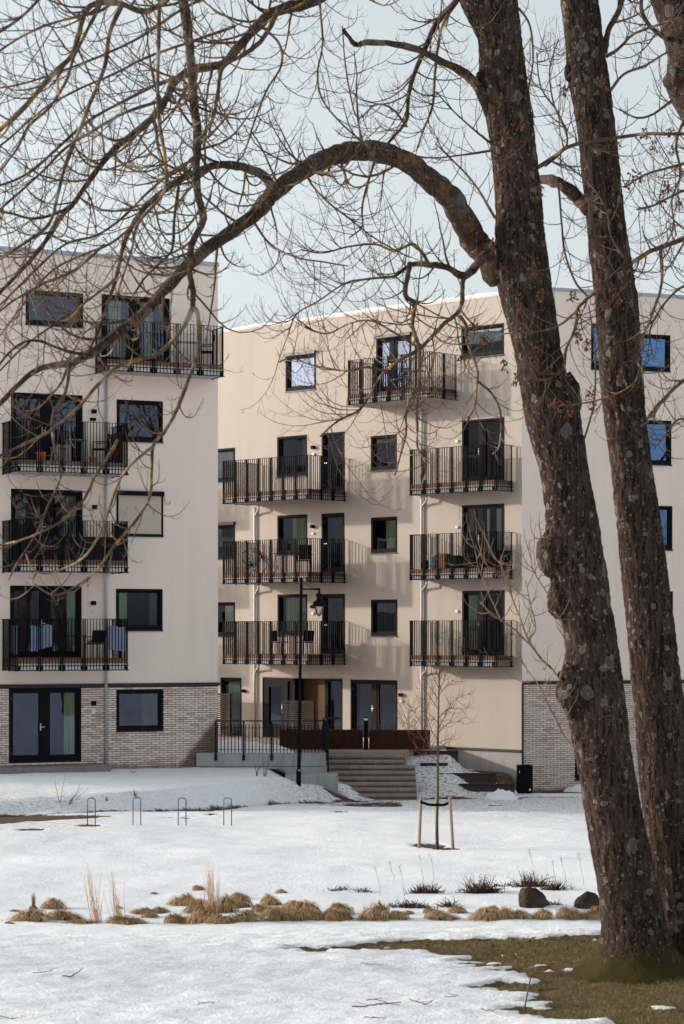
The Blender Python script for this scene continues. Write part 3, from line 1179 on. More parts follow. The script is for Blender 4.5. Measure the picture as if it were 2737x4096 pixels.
def balcony(f, u0, u1, D, ztop, deck=('deck', 'soffit'), post=.72, extra=None):
    root = ROOT[f]
    zd = ztop - 1.20
    s = MB()
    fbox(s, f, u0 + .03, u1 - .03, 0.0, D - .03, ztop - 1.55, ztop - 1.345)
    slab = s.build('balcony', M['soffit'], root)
    fe = MB(); fbox(fe, f, u0 + .026, u1 - .026, D - .029, D - .024, ztop - 1.545, ztop - 1.35)
    slab['_base'] = list(root['_base'])

    def sub(mb, name, mat):
        o = mb.build(name, mat, None)
        o.parent = slab
        return o
    # deck boards, their ends show at the front
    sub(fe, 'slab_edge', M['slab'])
    nb = int((u1 - u0 - .06) / .145)
    bw = (u1 - u0 - .06) / nb
    for i in range(nb):
        b = MB()
        a = u0 + .03 + i * bw
        fbox(b, f, a + .004, a + bw - .004, .02, D - .035, zd - .028, zd)
        sub(b, 'deck_board', M[deck[0]])
    b = MB()
    fbox(b, f, u0 + .035, u1 - .035, D - .06, D - .037, zd - .142, zd - .03)
    fbox(b, f, u0 + .037, u0 + .06, .02, D - .06, zd - .142, zd - .03)
    fbox(b, f, u1 - .06, u1 - .037, .02, D - .06, zd - .142, zd - .03)
    sub(b, 'deck_fascia', M[deck[0]])
    # rails
    for nm, za, zb, wd in (('top_rail', ztop - .012, ztop, .05), ('lower_rail', ztop - 1.425, ztop - 1.40, .012), ('lower_rail', ztop - 1.565, ztop - 1.54, .012)):
        r = MB()
        fbox(r, f, u0 - .03, u1 + .03, D - wd / 2 - .0, D + wd / 2, za, zb)
        fbox(r, f, u0 - wd / 2, u0 + wd / 2, 0.0, D - wd / 2 - .002, za, zb)
        fbox(r, f, u1 - wd / 2, u1 + wd / 2, 0.0, D - wd / 2 - .002, za, zb)
        sub(r, nm, M['black'])
    rz = RZ(f)

    def put(kind, u, n, along):
        o = bpy.data.objects.new(kind, BAL[kind])
        COL.objects.link(o)
        o.location = P(f, u, n, ztop - (1.562 if kind == 'baluster' else 1.58))
        o.rotation_euler = (0, 0, rz if along else rz + math.pi / 2)
        o.parent = slab

    def run(a, b, fn, along):
        n = max(1, round((b - a) / post))
        st = (b - a) / n
        for i in range(n + 1):
            c = a + i * st
            for s in ((-.032, .032) if 0 < i < n else ((.02,) if i == 0 else (-.02,))):
                u, nn = fn(c + s)
                put('post', u, nn, along)
            if i < n:
                kk = max(1, round(st / .105))
                for j in range(1, kk):
                    u, nn = fn(c + st * j / kk)
                    put('baluster', u, nn, along)
        return [a + i * st for i in range(n + 1)]
    pf = run(u0 + .01, u1 - .01, lambda c: (c, D), True)
    run(.08, D - .07, lambda c: (u0, c), False)
    run(.08, D - .07, lambda c: (u1, c), False)
    for c in pf:
        for s in ((-.055, .055) if pf[0] < c < pf[-1] else ((.05,) if c == pf[0] else (-.05,))):
            b = MB()
            fbox(b, f, c + s - .045, c + s + .045, D - .03, D - .012, ztop - 1.535, ztop - 1.43)
            sub(b, 'fixing_plate', M['black'])
    return slab, sub


balcony('B', .22, 4.10, 1.04, 14.88)
balcony('B', 3.56, 7.06, 1.55, 11.67, ('deck_grey', 'soffit'))
sB2, subB2 = balcony('B', 3.56, 7.06, 1.55, 8.69)
balcony('B', 3.56, 7.06, 1.55, 5.72)
for zt in (11.61, 8.66, 5.72):
    balcony('A', 8.06, 12.43, 1.98, zt, post=.63)
for zt in (11.62, 8.69, 5.72):
    sAR, subAR = balcony('A', .37, 4.16, .98, zt, post=.63)
    if abs(zt - 8.69) < .01:
        b = MB(); fbox(b, 'A', .40, .42, .06, .9, zt - 1.18, zt - .62); subAR(b, 'fabric_screen', M['cushion_dark'])
balcony('A', 2.82, 6.64, 1.45, 14.87, post=.63)
# the next column of balconies stands out of sight behind the left block: it shades this wall
for zt in (11.61, 8.66, 5.72):
    balcony('A', 16.2, 20.4, 1.98, zt, post=.63)
b = MB(); fbox(b, 'B', 3.60, 6.9, 1.50, 1.515, 7.5, 8.2); fbox(b, 'B', 3.58, 3.595, .4, 1.5, 7.5, 8.62); subB2(b, 'fabric_screen', M['cushion_dark'])


# drain pipes
def pipe(f, u, z0, z1, root, jogs=()):
    m = MB()
    pts = [P(f, u, .07, z0)]
    for jz in jogs:
        pts += [P(f, u, .07, jz - .35), P(f, u, .07, jz - .15)]
    pts.append(P(f, u, .07, z1))
    pts.sort(key=lambda p: p.z)
    m.tube(pts, .045, 10)
    m.build('drain_pipe', M['zinc'], root, smooth=True)
    for jz in jogs:
        m = MB()
        s = -1
        m.tube([P(f, u, .07, jz - .42), P(f, u + s * .05, .08, jz - .30), P(f, u + s * .22, .16, jz - .20), P(f, u + s * .38, .25, jz - .14), P(f, u + s * .42, .28, jz + .02)], .038, 8)
        m.build('drain_elbow', M['zinc'], root, smooth=True)
    z = z0 + .8
    while z < z1 - .3:
        m = MB()
        m.tube([P(f, u, .07, z), P(f, u, .07, z + .03)], .053, 10)
        m.build('pipe_bracket', M['zinc'], root)
        z += 1.475


pipe('B', 3.755, .9, 13.3, bB, ())
pipe('A', 12.68, 1.4, 10.0, bA, (10.03, 7.08, 4.14))
pipe('A', 4.40, 1.4, 10.0, bA, (10.04, 7.10, 4.14))
m = MB(); m.tube([P('A', 4.40, .07, 10.0), P('A', 4.40, .07, 12.95), P('A', 4.44, .09, 13.12), P('A', 4.55, .15, 13.2), P('A', 4.75, .3, 13.22), P('A', 4.95, .45, 13.30)], .045, 10)
m.build('drain_pipe', M['zinc'], bA, smooth=True)

# ------------------------------------------------------------------ entrance recess of A
def ebox(name, mat, u0, u1, n0, n1, z0, z1, bevel=0):
    m = MB(); fbox(m, 'A', u0, u1, n0, n1, z0, z1); return m.build(name, mat, bA, bevel=bevel)


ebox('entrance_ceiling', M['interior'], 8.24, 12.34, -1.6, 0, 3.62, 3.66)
ebox('entrance_side', M['trim'], 12.34, 12.40, -1.6, -.003, 1.4, 3.62)
ebox('entrance_side', M['trim'], 8.18, 8.24, -1.6, -.003, 1.4, 3.62)
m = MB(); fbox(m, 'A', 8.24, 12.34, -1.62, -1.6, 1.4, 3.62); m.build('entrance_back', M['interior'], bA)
# pine boards of the recess wall
zb = 1.42
while zb < 3.58:
    ebox('cladding_board', M['clad'], 9.16, 10.72, -.56 + random.uniform(-.004, .004), -.53, zb, zb + .105)
    zb += .112
ebox('frame_post', M['frame'], 10.72, 10.80, -.6, -.06, 1.4, 3.62)
ebox('frame_post', M['frame'], 9.08, 9.16, -.6, -.04, 1.4, 3.62)
m = MB()
for a, b, c, d in ((8.24, 8.32, 1.4, 3.62), (9.0, 9.08, 1.4, 3.62), (8.32, 9.0, 3.54, 3.62), (8.32, 9.0, 1.4, 1.5), (8.32, 9.0, 2.16, 2.24)):
    fbox(m, 'A', a, b, -.16, -.02, c, d)
dd = m.build('entrance_window', M['frame'], bA); dd['_base'] = list(bA['_base'])
p = MB(); p.quad(P('A', 9.0, -.1, 1.5), P('A', 8.32, -.1, 1.5), P('A', 8.32, -.1, 3.54), P('A', 9.0, -.1, 3.54)); o = p.build('pane', M['glass'], None, fix=False); o.parent = dd
p = MB()
for i in range(24):
    ua = 8.34 + .64 * i / 24; ub = 8.34 + .64 * (i + 1) / 24
    p.quad(P('A', ub, -.24 + .02 * math.sin(i * 2 + 2), 1.5), P('A', ua, -.24 + .02 * math.sin(i * 2), 1.5), P('A', ua, -.24 + .02 * math.sin(i * 2), 3.5), P('A', ub, -.24 + .02 * math.sin(i * 2 + 2), 3.5))
o = p.build('curtain', M['curtain_grey'], None, fix=False); o.parent = dd
m = MB()
for a, b, c, d in ((12.22, 12.34, 1.4, 3.62), (11.06, 11.16, 1.4, 3.62), (11.16, 12.22, 3.42, 3.62), (11.16, 12.22, 1.4, 1.58), (11.16, 11.36, 1.58, 3.42), (12.04, 12.22, 1.58, 3.42),
                   (11.36, 12.04, 3.28, 3.42), (11.36, 12.04, 1.58, 1.9), (10.80, 11.06, 3.5, 3.62)):
    fbox(m, 'A', a, b, -.14, -.03, c, d)
dd = m.build('entrance_door', M['frame'], bA); dd['_base'] = list(bA['_base'])
for a, b, c, d in ((11.36, 12.04, 1.9, 3.28), (10.80, 11.06, 1.45, 3.5)):
    p = MB(); p.quad(P('A', b, -.09, c), P('A', a, -.09, c), P('A', a, -.09, d), P('A', b, -.09, d)); o = p.build('pane', M['glass'], None, fix=False); o.parent = dd
p = MB(); p.tube([P('A', 11.20, -.03, 2.33), P('A', 11.26, .05, 2.33), P('A', 11.26, .05, 2.68), P('A', 11.20, -.03, 2.68)], .018, 8); o = p.build('pull_handle', M['brass'], None, smooth=True); o.parent = dd


def slat_screen(name, u0, u1, n, z0, z1, label, posts):
    t = thing(name, P('A', (u0 + u1) / 2, n, z0), label, 'slat screen')
    for u in posts:
        m = MB(); fbox(m, 'A', u - .03, u + .03, n - .07, n - .012, z0, z1); m.build('post', M['slat'], t)
    z = z0 + .05
    while z < z1 - .05:
        m = MB(); fbox(m, 'A', u0, u1, n - .01, n + .015, z, z + .045); m.build('slat', M['slat'], t)
        z += .078
    m = MB(); fbox(m, 'A', u0 - .01, u1 + .01, n - .08, n + .03, z1 - .03, z1); m.build('top_rail', M['slat'], t)
    return t


slat_screen('slat_screen', 13.20, 15.2, .85, 1.42, 3.02, 'brown horizontal slat screen before the narrow ground floor door beside the brick corner', (13.25, 14.2, 15.1))
slat_screen('slat_screen', 9.25, 10.75, .45, 1.42, 2.82, 'brown horizontal slat screen in front of the pine boards of the entrance', (9.3, 10.0, 10.7))

# ------------------------------------------------------------------ terrace, wall, stairs, railing
TZ = 1.40
m = MB()
pts = [(-14.5, 71.0), (-3.6, 70.45), (-.55, 70.45), (-.55, 72.4), (2.05, 72.4), (2.1, 74.2), (3.6, 76.9), (2.4, 78.3), xy('A', 24, .02)]
k = len(m.v)
m.v += [(p[0], p[1], TZ) for p in pts] + [(p[0], p[1], .2) for p in pts]
n = len(pts)
m.f.append(tuple(range(n)))
for i in range(n):
    j = (i + 1) % n
    m.f.append((i, n + i, n + j, j))
te = m.build('terrace', M['terrace'], None)
tag(te, 'paved terrace before the entrance', None, None, 'structure')

# concrete retaining wall
wt = thing('retaining_wall', (-2.2, 70.3, .6), 'pale grey concrete retaining wall under the black railing', 'wall')
m = MB(); m.box(-4.6, -.5, 70.20, 70.44, 1.08, 1.50); m.build('upper_course', M['concrete'], wt, bevel=.01)
m = MB(); m.box(-4.6, -.48, 70.16, 70.44, .2, 1.068); m.build('lower_course', M['concrete'], wt, bevel=.01)
m = MB(); m.box(-1.75, -.12, 68.75, 70.15, .3, .90); cb = m.build('landing_slab', M['concrete'], None, bevel=.015)
tag(cb, 'low concrete landing slab at the foot of the railing by the stairs', 'slab')

# stairs
st = thing('stairs', (.7, 70.8, .0), 'weathered brown concrete stairs leading up to the entrance terrace', 'stairs')
NS = 9
for i in range(NS):
    zt = TZ - i * .158 - .004
    yf = 72.40 - (i + 1) * .335
    m = MB()
    xr = 2.35 if i > 1 else 2.0
    m.box(-.52, xr, yf, yf + .42, zt - .45, zt - .145)
    m.build('riser_block', M['riser'], st)
    m = MB()
    m.box(-.53, xr, yf - .03, yf + .40, zt - .142, zt - .05 - .095 + .095)
    m.build('step', M['step'], st, bevel=.012)

# railing on the wall
rt = thing('railing', (-2.3, 70.2, 1.3), 'black steel railing on the concrete wall beside the stairs', 'railing')


def railing_run(a, b, nposts, z0a, z0b, h, skip_last=False):
    a = Vector(a); b = Vector(b)
    L = (b - a).length
    d = (b - a).normalized()
    zs = lambda t: z0a + (z0b - z0a) * t
    for za, ww, nm in ((h, .05, 'top_rail'), (h - .22, .025, 'mid_rail'), (.09, .025, 'lower_rail')):
        m = MB(); m.bar((a.x, a.y, zs(0) + za), (b.x, b.y, zs(1) + za), ww, ww * .7); m.build(nm, M['rail'], rt)
    for i in range(nposts):
        t = i / (nposts - 1)
        p = a + (b - a) * t
        m = MB(); m.bar((p.x, p.y, zs(t) - .22), (p.x, p.y, zs(t) + h - .02), .055, .055); m.build('post', M['rail'], rt)
        m = MB(); m.box(p.x - .045, p.x + .045, p.y - .02, p.y + .03, zs(t) - .25, zs(t) - .08); m.build('post_foot', M['rail'], rt)
    nb = int(L / .108)
    for i in range(nb):
        t = (i + .5) / nb
        p = a + (b - a) * t
        m = MB(); m.bar((p.x, p.y, zs(t) + .0), (p.x, p.y, zs(t) + h - .12), .028, .028); m.build('baluster', M['rail'], rt)


M['rail'] = simple('railing_paint', (.010, .012, .018), .6, .12)
railing_run((-3.98, 70.17, 0), (-.46, 70.17, 0), 5, 1.52, 1.52, 1.0)
railing_run((-.47, 70.3, 0), (-.62, 74.2, 0), 4, 1.52, 1.46, 1.0)
# handrail foot down to the landing
m = MB(); m.bar((-.44, 70.12, .55), (-.44, 70.12, 1.6), .05, .05); m.build('handrail_post', M['rail'], rt)

# rust coloured planters and bollard
for (x0, x1, y0, lab) in ((-2.1, .70, 74.6, 'long rust red steel planter behind the railing and the lamp post'),
                          (.92, 2.95, 74.4, 'rust red steel planter at the top of the stairs next to the wall')):
    t = thing('planter', ((x0 + x1) / 2, y0 + .4, TZ), lab, 'planter')
    m = MB(); m.box(x0, x1, y0, y0 + .04, TZ + .004, TZ + .62); m.box(x0, x1, y0 + .8, y0 + .84, TZ + .004, TZ + .62)
    m.box(x0, x0 + .04, y0 + .04, y0 + .8, TZ + .004, TZ + .62); m.box(x1 - .04, x1, y0 + .04, y0 + .8, TZ + .004, TZ + .62)
    m.build('box', M['rust'], t, bevel=.006)
    m = MB(); m.box(x0 + .04, x1 - .04, y0 + .04, y0 + .8, TZ + .3, TZ + .52); m.build('soil', M['drygrass_core'], t)
t = thing('bollard_light', (.80, 74.2, TZ), 'black bollard light standing between the two rust red planters', 'bollard')
m = MB(); m.lathe(.80, 74.2, [(.075, TZ), (.075, TZ + .98), (0, TZ + .98)], 16); m.build('column', M['black'], t, smooth=False)
m = MB(); m.lathe(.80, 74.2, [(.062, TZ + .98), (.062, TZ + 1.05)], 16); m.build('light_ring', M['white'], t)
m = MB(); m.lathe(.80, 74.2, [(0, TZ + 1.05), (.078, TZ + 1.05), (.078, TZ + 1.09), (0, TZ + 1.09)], 16); m.build('cap', M['black'], t)


# snow piles
def mound(name, cx, cy, rx, ry, h, z, label, seed, mat='snow'):
    m = MB()
    n = 26
    for j in range(n + 1):
        for i in range(n + 1):
            a = -1 + 2 * i / n; b = -1 + 2 * j / n
            r = math.hypot(a, b)
            hh = max(0, 1 - r * r) ** .8
            nz = noise.fractal(Vector((a * 3 + seed, b * 3, seed)), 1, 2, 4)
            m.v.append((cx + a * rx, cy + b * ry, z + h * (hh * (1 + .45 * nz)) - (.06 if r > .97 else 0)))
    for j in range(n):
        for i in range(n):
            k = j * (n + 1) + i
            m.f.append((k, k + 1, k + n + 2, k + n + 1))
    o = m.build(name, M[mat], None, smooth=True, fix=False)
    return tag(o, label, 'snow')


mound('snow_pile', -3.6, 72.6, 2.1, 1.7, .30, TZ + .01, 'heap of shovelled snow lying on the terrace behind the railing', 2.2)
o_ = on_ground(2010, 3200)
mound('snow_lump', o_.x, o_.y + .5, .55, .4, .28, o_.z - .02, 'small lump of snow on the path near the black box', 5.1)
mound('snow_lump', 8.3, 74.6, .9, .35, .22, H(8.3, 74.6) - .02, 'flat ridge of snow at the foot of the brick wall by the tree', 8.3)

# timber terraces
for i, (x0, x1, y, z0, z1, lab) in enumerate((
        (1.60, 3.90, 74.75, .85, 1.30, 'topmost dark timber retaining board below the rust red planter'),
        (2.60, 3.50, 73.75, .55, .95, 'short dark timber board half buried in the dirty snow slope'),
        (3.15, 5.06, 73.05, .30, .66, 'middle dark timber retaining board of the planted slope'),
        (3.80, 5.62, 72.35, -.25, .36, 'lowest dark timber retaining board beside the black box'))):
    t = thing('timber_edge', ((x0 + x1) / 2, y, z0), lab, 'timber edge')
    hh = (z1 - z0) / 2
    for k in range(2):
        m = MB(); m.box(x0, x1, y + .01 * k, y + .10, z0 + k * hh + .004, z0 + (k + 1) * hh - .004); m.build('plank', M['timber'], t, bevel=.006)
    m = MB(); m.box(x0 - .01, x1 + .01, y - .03, y + .16, z1, z1 + .03); m.build('cap_board', M['timber'], t)

# black cabinet by the brick corner
bp = on_ground(2092, 3186, 60)
bx, by = 6.02, 73.3
bz = H(bx, by) - .02
t = thing('cabinet', (bx, by, bz), 'black metal waste cabinet standing before the brick corner', 'cabinet')
m = MB(); m.box(bx - .25, bx + .25, by - .2, by + .25, bz, bz + .93); m.build('body', M['black'], t, bevel=.015)
m = MB(); m.box(bx - .235, bx + .235, by - .215, by - .202, bz + .05, bz + .90); m.build('door', M['black'], t, bevel=.004)
m = MB(); m.box(bx + .13, bx + .18, by - .222, by - .217, bz + .10, bz + .17); m.build('sticker', M['white'], t)
m = MB(); m.box(bx - .20, bx - .18, by - .225, by - .217, bz + .68, bz + .76); m.build('lock', M['steel'], t)

# stone slab before the left door
m = MB(); fbox(m, 'B', 3.95, 9.0, .03, 1.1, 1.0, 1.25); o = m.build('door_slab', M['stone_slab'], None, bevel=.01)
tag(o, 'long grey stone slab step before the glazed ground floor doors', 'slab')

# ------------------------------------------------------------------ lamp post
lb = on_ground(1195, 3141, 58)
t = thing('street_lamp', lb, 'tall black park lamp post with a bell shaped lantern before the cream block', 'street lamp')
d = lb.y
base = Vector((lb.x, d, lb.z - .15))
top = at(1206, 2311, d)
m = MB(); m.tube([base, base.lerp(top, .42), base.lerp(top, .421), top], [.056, .053, .045, .043], 14); m.build('pole', M['black'], t, smooth=False)
ar0 = at(1208, 2357, d); ar1 = at(1282, 2356, d)
m = MB(); m.tube([ar0, ar0.lerp(ar1, .7)], .022, 10); m.tube([ar0.lerp(ar1, .66), ar1], .03, 10); m.build('arm', M['black'], t)
m = MB(); m.tube([at(1208, 2318, d), at(1250, 2353, d)], .007, 5); m.build('brace', M['black'], t)
lc = at(1277, 2400, d)
s_ = d / F_PX
zc = lambda sy: EYE + (HY - sy) / F_PX * d
m = MB()
m.lathe(lc.x, d, [(.0, zc(2358)), (.03, zc(2360)), (.03, zc(2370)), (.055, zc(2374)), (.105, zc(2379)), (.112, zc(2383)), (.08, zc(2388)), (.078, zc(2398)), (.10, zc(2401)),
                  (.16, zc(2406)), (.187, zc(2412)), (.19, zc(2417)), (.20, zc(2420))], 28)
m.build('lantern_cap', M['black'], t, smooth=True)
m = MB(); m.lathe(lc.x, d, [(.10, zc(2415)), (.20, zc(2419)), (.285, zc(2424)), (.283, zc(2425.5)), (.15, zc(2423))], 32); m.build('lantern_brim', M['black'], t, smooth=True)
m = MB(); m.lathe(lc.x, d, [(.142, zc(2424)), (.145, zc(2430)), (.132, zc(2440)), (.10, zc(2451)), (.055, zc(2460)), (.012, zc(2464)), (.0, zc(2464.5))], 24); m.build('lantern_glass', M['lampglass'], t, smooth=True)
m = MB(); m.lathe(lc.x + .01, d, [(.0, zc(2424)), (.045, zc(2424)), (.05, zc(2432)), (.035, zc(2447)), (.0, zc(2450))], 14); m.build('bulb', M['white'], t, smooth=True)
for k in range(4):
    a = k * math.pi / 2 + .7
    m = MB(); m.tube([(lc.x + .148 * math.cos(a), d + .148 * math.sin(a), zc(2424)), (lc.x + .148 * math.cos(a), d + .148 * math.sin(a), zc(2431)), (lc.x + .104 * math.cos(a), d + .104 * math.sin(a), zc(2451)), (lc.x, d, zc(2466))], .007, 5)
    m.build('glass_rib', M['black'], t)
m = MB(); m.lathe(base.x, d, [(.075, base.z), (.075, base.z + .55), (.058, base.z + .6)], 14); m.build('foot_sleeve', M['black'], t)
mm = at(1197, 3082, d)
m = MB(); m.box(mm.x - .015, mm.x + .015, d - .064, d - .055, mm.z - .03, mm.z + .03); m.build('number_plate', M['white'], t)

# ------------------------------------------------------------------ cycle hoops
for i, (sx, sy) in enumerate(((366, 3303), (548, 3300), (729, 3302), (911, 3302))):
    g = on_ground(sx, sy, 30)
    hw = 15.5 / F_PX * g.y
    hh = 110 / F_PX * g.y
    pts = [(g.x - hw, g.y, g.z - .1), (g.x - hw, g.y, g.z + hh - .05)]
    for a in range(1, 8):
        an = math.pi - a * math.pi / 8
        pts.append((g.x + hw * math.cos(an) * (1 if abs(math.cos(an)) < .99 else 1), g.y, g.z + hh - .05 + .05 * math.sin(an)))
    pts += [(g.x + hw, g.y, g.z + hh - .05), (g.x + hw, g.y, g.z - .1)]
    m = MB(); m.tube(pts, .0125, 8)
    o = m.build('cycle_hoop', M['rack'], None, smooth=True)
    tag(o, 'thin grey steel cycle hoop sticking out of the snow in a row of four', 'cycle hoop', 'row of four cycle hoops in the snow')

# ------------------------------------------------------------------ plants: generators
def catmull(pts, sub=4):
    P_ = [Vector(p) for p in pts]
    out = []
    n = len(P_)
    for i in range(n - 1):
        p0 = P_[max(i - 1, 0)]; p1 = P_[i]; p2 = P_[i + 1]; p3 = P_[min(i + 2, n - 1)]
        for k in range(sub):
            t = k / sub
            out.append(.5 * ((2 * p1) + (-p0 + p2) * t + (2 * p0 - 5 * p1 + 4 * p2 - p3) * t * t + (-p0 + 3 * p1 - 3 * p2 + p3) * t ** 3))
    out.append(P_[-1])
    return out


R = random.Random(11)


def rvec(r=R):
    while True:
        v = Vector((r.uniform(-1, 1), r.uniform(-1, 1), r.uniform(-1, 1)))
        if .1 < v.length < 1: return v.normalized()


def sprout(mb, p, d, length, r0, level, up=.22, wob=.16, sides=(5, 4, 3), gap=(.125, .10, .07), maxlev=2, mbf=None):
    """a bare twig that starts along d and curls upwards, with side twigs"""
    seg = [9, 6, 4][min(level, 2)]
    st = length / seg
    pts = [p.copy()]
    dirs = []
    d = d.normalized()
    bend = rvec() * R.uniform(.0, .10)
    for i in range(seg):
        d = (d + bend + rvec() * wob + Vector((0, 0, 1)) * up * (.35 + i / seg)).normalized()
        pts.append(pts[-1] + d * st)
        dirs.append(d)
    rads = [max(.0012, r0 * (1 - .72 * i / seg)) for i in range(seg + 1)]
    (mbf if (mbf and level >= 1) else mb).tube(pts, rads, sides[min(level, 2)], cap=False)
    if level >= maxlev: return
    g = gap[min(level, 2)]
    n = int(length / g)
    side = 1
    for k in range(n):
        t = (k + R.uniform(.2, .9)) / max(n, 1)
        if t < .12: continue
        i = min(int(t * seg), seg - 1)
        q = pts[i].lerp(pts[i + 1], t * seg - i)
        ax = dirs[i]
        pr = ax.cross(rvec())
        if pr.length < .1: continue
        pr = pr.normalized()
        nd = ax * R.uniform(.35, .8) + pr * R.uniform(.6, 1.0) + Vector((0, 0, -.12))
        ln = length * R.uniform(.20, .42) * (1.1 - .55 * t)
        if level == 1: ln = max(.05, min(ln, .28))
        sprout(mb, q, nd, ln, max(.0016, rads[i] * .6), level + 1, up, wob, sides, gap, maxlev, mbf)


VPX = 4096 / 2347.0


def vat(x, y, d):            # traced points were measured on a 1568 px wide view
    return at(x * VPX, y * VPX, d)


def limb(mb, trace, w0, w1, d0, d1, sides=10, knob=.0, taper=.8):
    """trace: [(x, y)], widths in the same unit, distances from d0 to d1"""
    n = len(trace)
    pts = []
    for i, p in enumerate(trace):
        t = i / max(1, n - 1)
        dd = d0 + (d1 - d0) * t + (0.25 * math.sin(i * 1.7 + p[0] * .01) if 0 < i < n - 1 else 0)
        pts.append(vat(p[0], p[1], dd))
    cp = catmull(pts, 5)
    m = len(cp)
    rads = []
    for i, p in enumerate(cp):
        t = i / (m - 1)
        wv = w0 + (w1 - w0) * t ** taper
        r = wv * VPX / F_PX * p.y / 2
        r *= 1 + knob * noise.fractal(p * 3.1, 1, 2, 3) + .06 * math.sin(i * .9)
        rads.append(max(r, .003))
    cp = [p + rvec() * rads[i] * .12 for i, p in enumerate(cp)]
    mb.tube(cp, rads, sides)
    return cp, rads


def feather(mb, mbf, cp, rads, gap, lmin, lmax, start=.05, up=.2, droop=.35, maxlev=2, thick=.42):
    gap *= .74
    lmax *= 1.2
    up *= 1.25
    acc = 0
    nxt = gap * R.uniform(.3, 1)
    tot = sum((b - a).length for a, b in zip(cp, cp[1:]))
    run = 0
    for i in range(len(cp) - 1):
        a, b = cp[i], cp[i + 1]
        L = (b - a).length
        run += L
        acc += L
        while acc > nxt:
            acc -= nxt
            nxt = gap * R.uniform(.4, 1.5)
            if run / tot < start: continue
            ax = (b - a).normalized()
            pr = ax.cross(rvec())
            if pr.length < .1: continue
            nd = ax * R.uniform(.2, .8) + pr.normalized() * R.uniform(.6, 1) + Vector((0, 0, -droop * R.random()))
            ln = R.uniform(lmin, lmax)
            sprout(mb, a.lerp(b, R.random()), nd, ln, min(max(.005, rads[i] * thick), .0095 + ln * .005), 0, up, .15, maxlev=maxlev, mbf=mbf)


# ------------------------------------------------------------------ the big trees
def trunk(name, outline, depth, mat, parent, seed, segs=72, step=.022, amp=.021, flare=None):
    """outline: (y, left, right) on the traced view; depth: function of y"""
    ysv = [o[0] for o in outline]
    lf = [o[1] for o in outline]
    rt_ = [o[2] for o in outline]
    y0, y1 = ysv[0], ysv[-1]
    dmid = depth((y0 + y1) / 2)
    n = int((y1 - y0) * VPX / F_PX * dmid / step)
    m = MB()
    for j in range(n + 1):
        yv = y0 + (y1 - y0) * j / n
        # light smoothing of the outline
        l = sum(np.interp(yv + e, ysv, lf) for e in (-18, 0, 18)) / 3
        r = sum(np.interp(yv + e, ysv, rt_) for e in (-18, 0, 18)) / 3
        d = depth(yv)
        c = vat((l + r) / 2, yv, d)
        rr = (r - l) / 2 * VPX / F_PX * d
        for k in range(segs):
            a = 2 * math.pi * k / segs
            ca, sa = math.cos(a), math.sin(a)
            q = Vector((ca * 9 + seed, sa * 9, c.z * 2.4))
            ridge = abs(noise.noise(Vector((ca * rr * 34, sa * rr * 34, c.z * 6.5 + seed)))) * 2 - .5
            big = noise.fractal(Vector((ca * 1.2 + seed, sa * 1.2, c.z * 1.3)), 1, 2, 3)
            r2 = rr * (1 + .05 * big) + amp * ridge * -1
            if flare: r2 *= flare(a, c.z)
            m.v.append((c.x + ca * r2, c.y + sa * r2, c.z))
    for j in range(n):
        for k in range(segs):
            k2 = (k + 1) % segs
            a = j * segs
            b = a + segs
            m.f.append((a + k, b + k, b + k2, a + k2))
    return m.build(name, mat, parent, smooth=True, fix=False)


T1 = [(-420, 985, 1130), (-200, 1022, 1162), (-60, 1040, 1180), (0, 1050, 1186), (50, 1075, 1192), (92, 1098, 1196), (179, 1099, 1206), (286, 1118, 1221), (380, 1132, 1232), (460, 1138, 1242), (563, 1134, 1249),
      (611, 1133, 1257), (706, 1153, 1271), (801, 1179, 1285), (860, 1188, 1298), (896, 1195, 1314), (925, 1199, 1326), (992, 1211, 1337), (1087, 1241, 1350), (1182, 1253, 1368), (1264, 1252, 1381),
      (1316, 1257, 1391), (1374, 1268, 1397), (1402, 1281, 1402), (1463, 1295, 1413), (1527, 1299, 1421), (1564, 1296, 1427), (1607, 1294, 1431), (1631, 1298, 1434), (1723, 1318, 1447),
      (1815, 1335, 1463), (1888, 1346, 1477), (2026, 1370, 1508), (2128, 1382, 1530), (2165, 1376, 1545), (2195, 1364, 1560), (2215, 1346, 1575), (2232, 1320, 1595), (2250, 1284, 1620), (2285, 1225, 1660)]
T2 = [(-420, 1225, 1305), (-200, 1262, 1345), (0, 1285, 1370), (102, 1298, 1382), (169, 1301, 1393), (286, 1323, 1408), (409, 1336, 1423), (512, 1347, 1433), (614, 1357, 1449), (687, 1365, 1462), (834, 1372, 1471),
      (958, 1385, 1480), (1090, 1404, 1497), (1236, 1418, 1519), (1310, 1424, 1530), (1420, 1437, 1543), (1530, 1448, 1556), (1631, 1458, 1570), (1723, 1463, 1582), (1815, 1470, 1594),
      (1888, 1479, 1606), (1949, 1490, 1620), (2026, 1500, 1640), (2128, 1510, 1662), (2200, 1508, 1680), (2262, 1500, 1700), (2300, 1490, 1715)]
dT1 = lambda y: 21.4 - (2240 - y) * .00005
dT2 = lambda y: 21.9 + (2240 - y) * .00002
b1 = vat(1455, 2245, 21.4)
b2 = vat(1590, 2240, 21.9)
tree1 = thing('maple_tree', (b1.x, b1.y, H(b1.x, b1.y)), 'big leaning bare tree with knobbly trunk and a long arching limb', 'tree')
tree2 = thing('maple_tree', (b2.x, b2.y, H(b2.x, b2.y)), 'straighter lichen spotted bare tree trunk close beside the knobbly leaning tree', 'tree')
b3 = Vector((5.3, 23.4, H(5.3, 23.4)))
tree3 = thing('maple_tree', b3, 'bare tree whose burled trunk leans in beside the straighter lichen spotted trunk', 'tree')


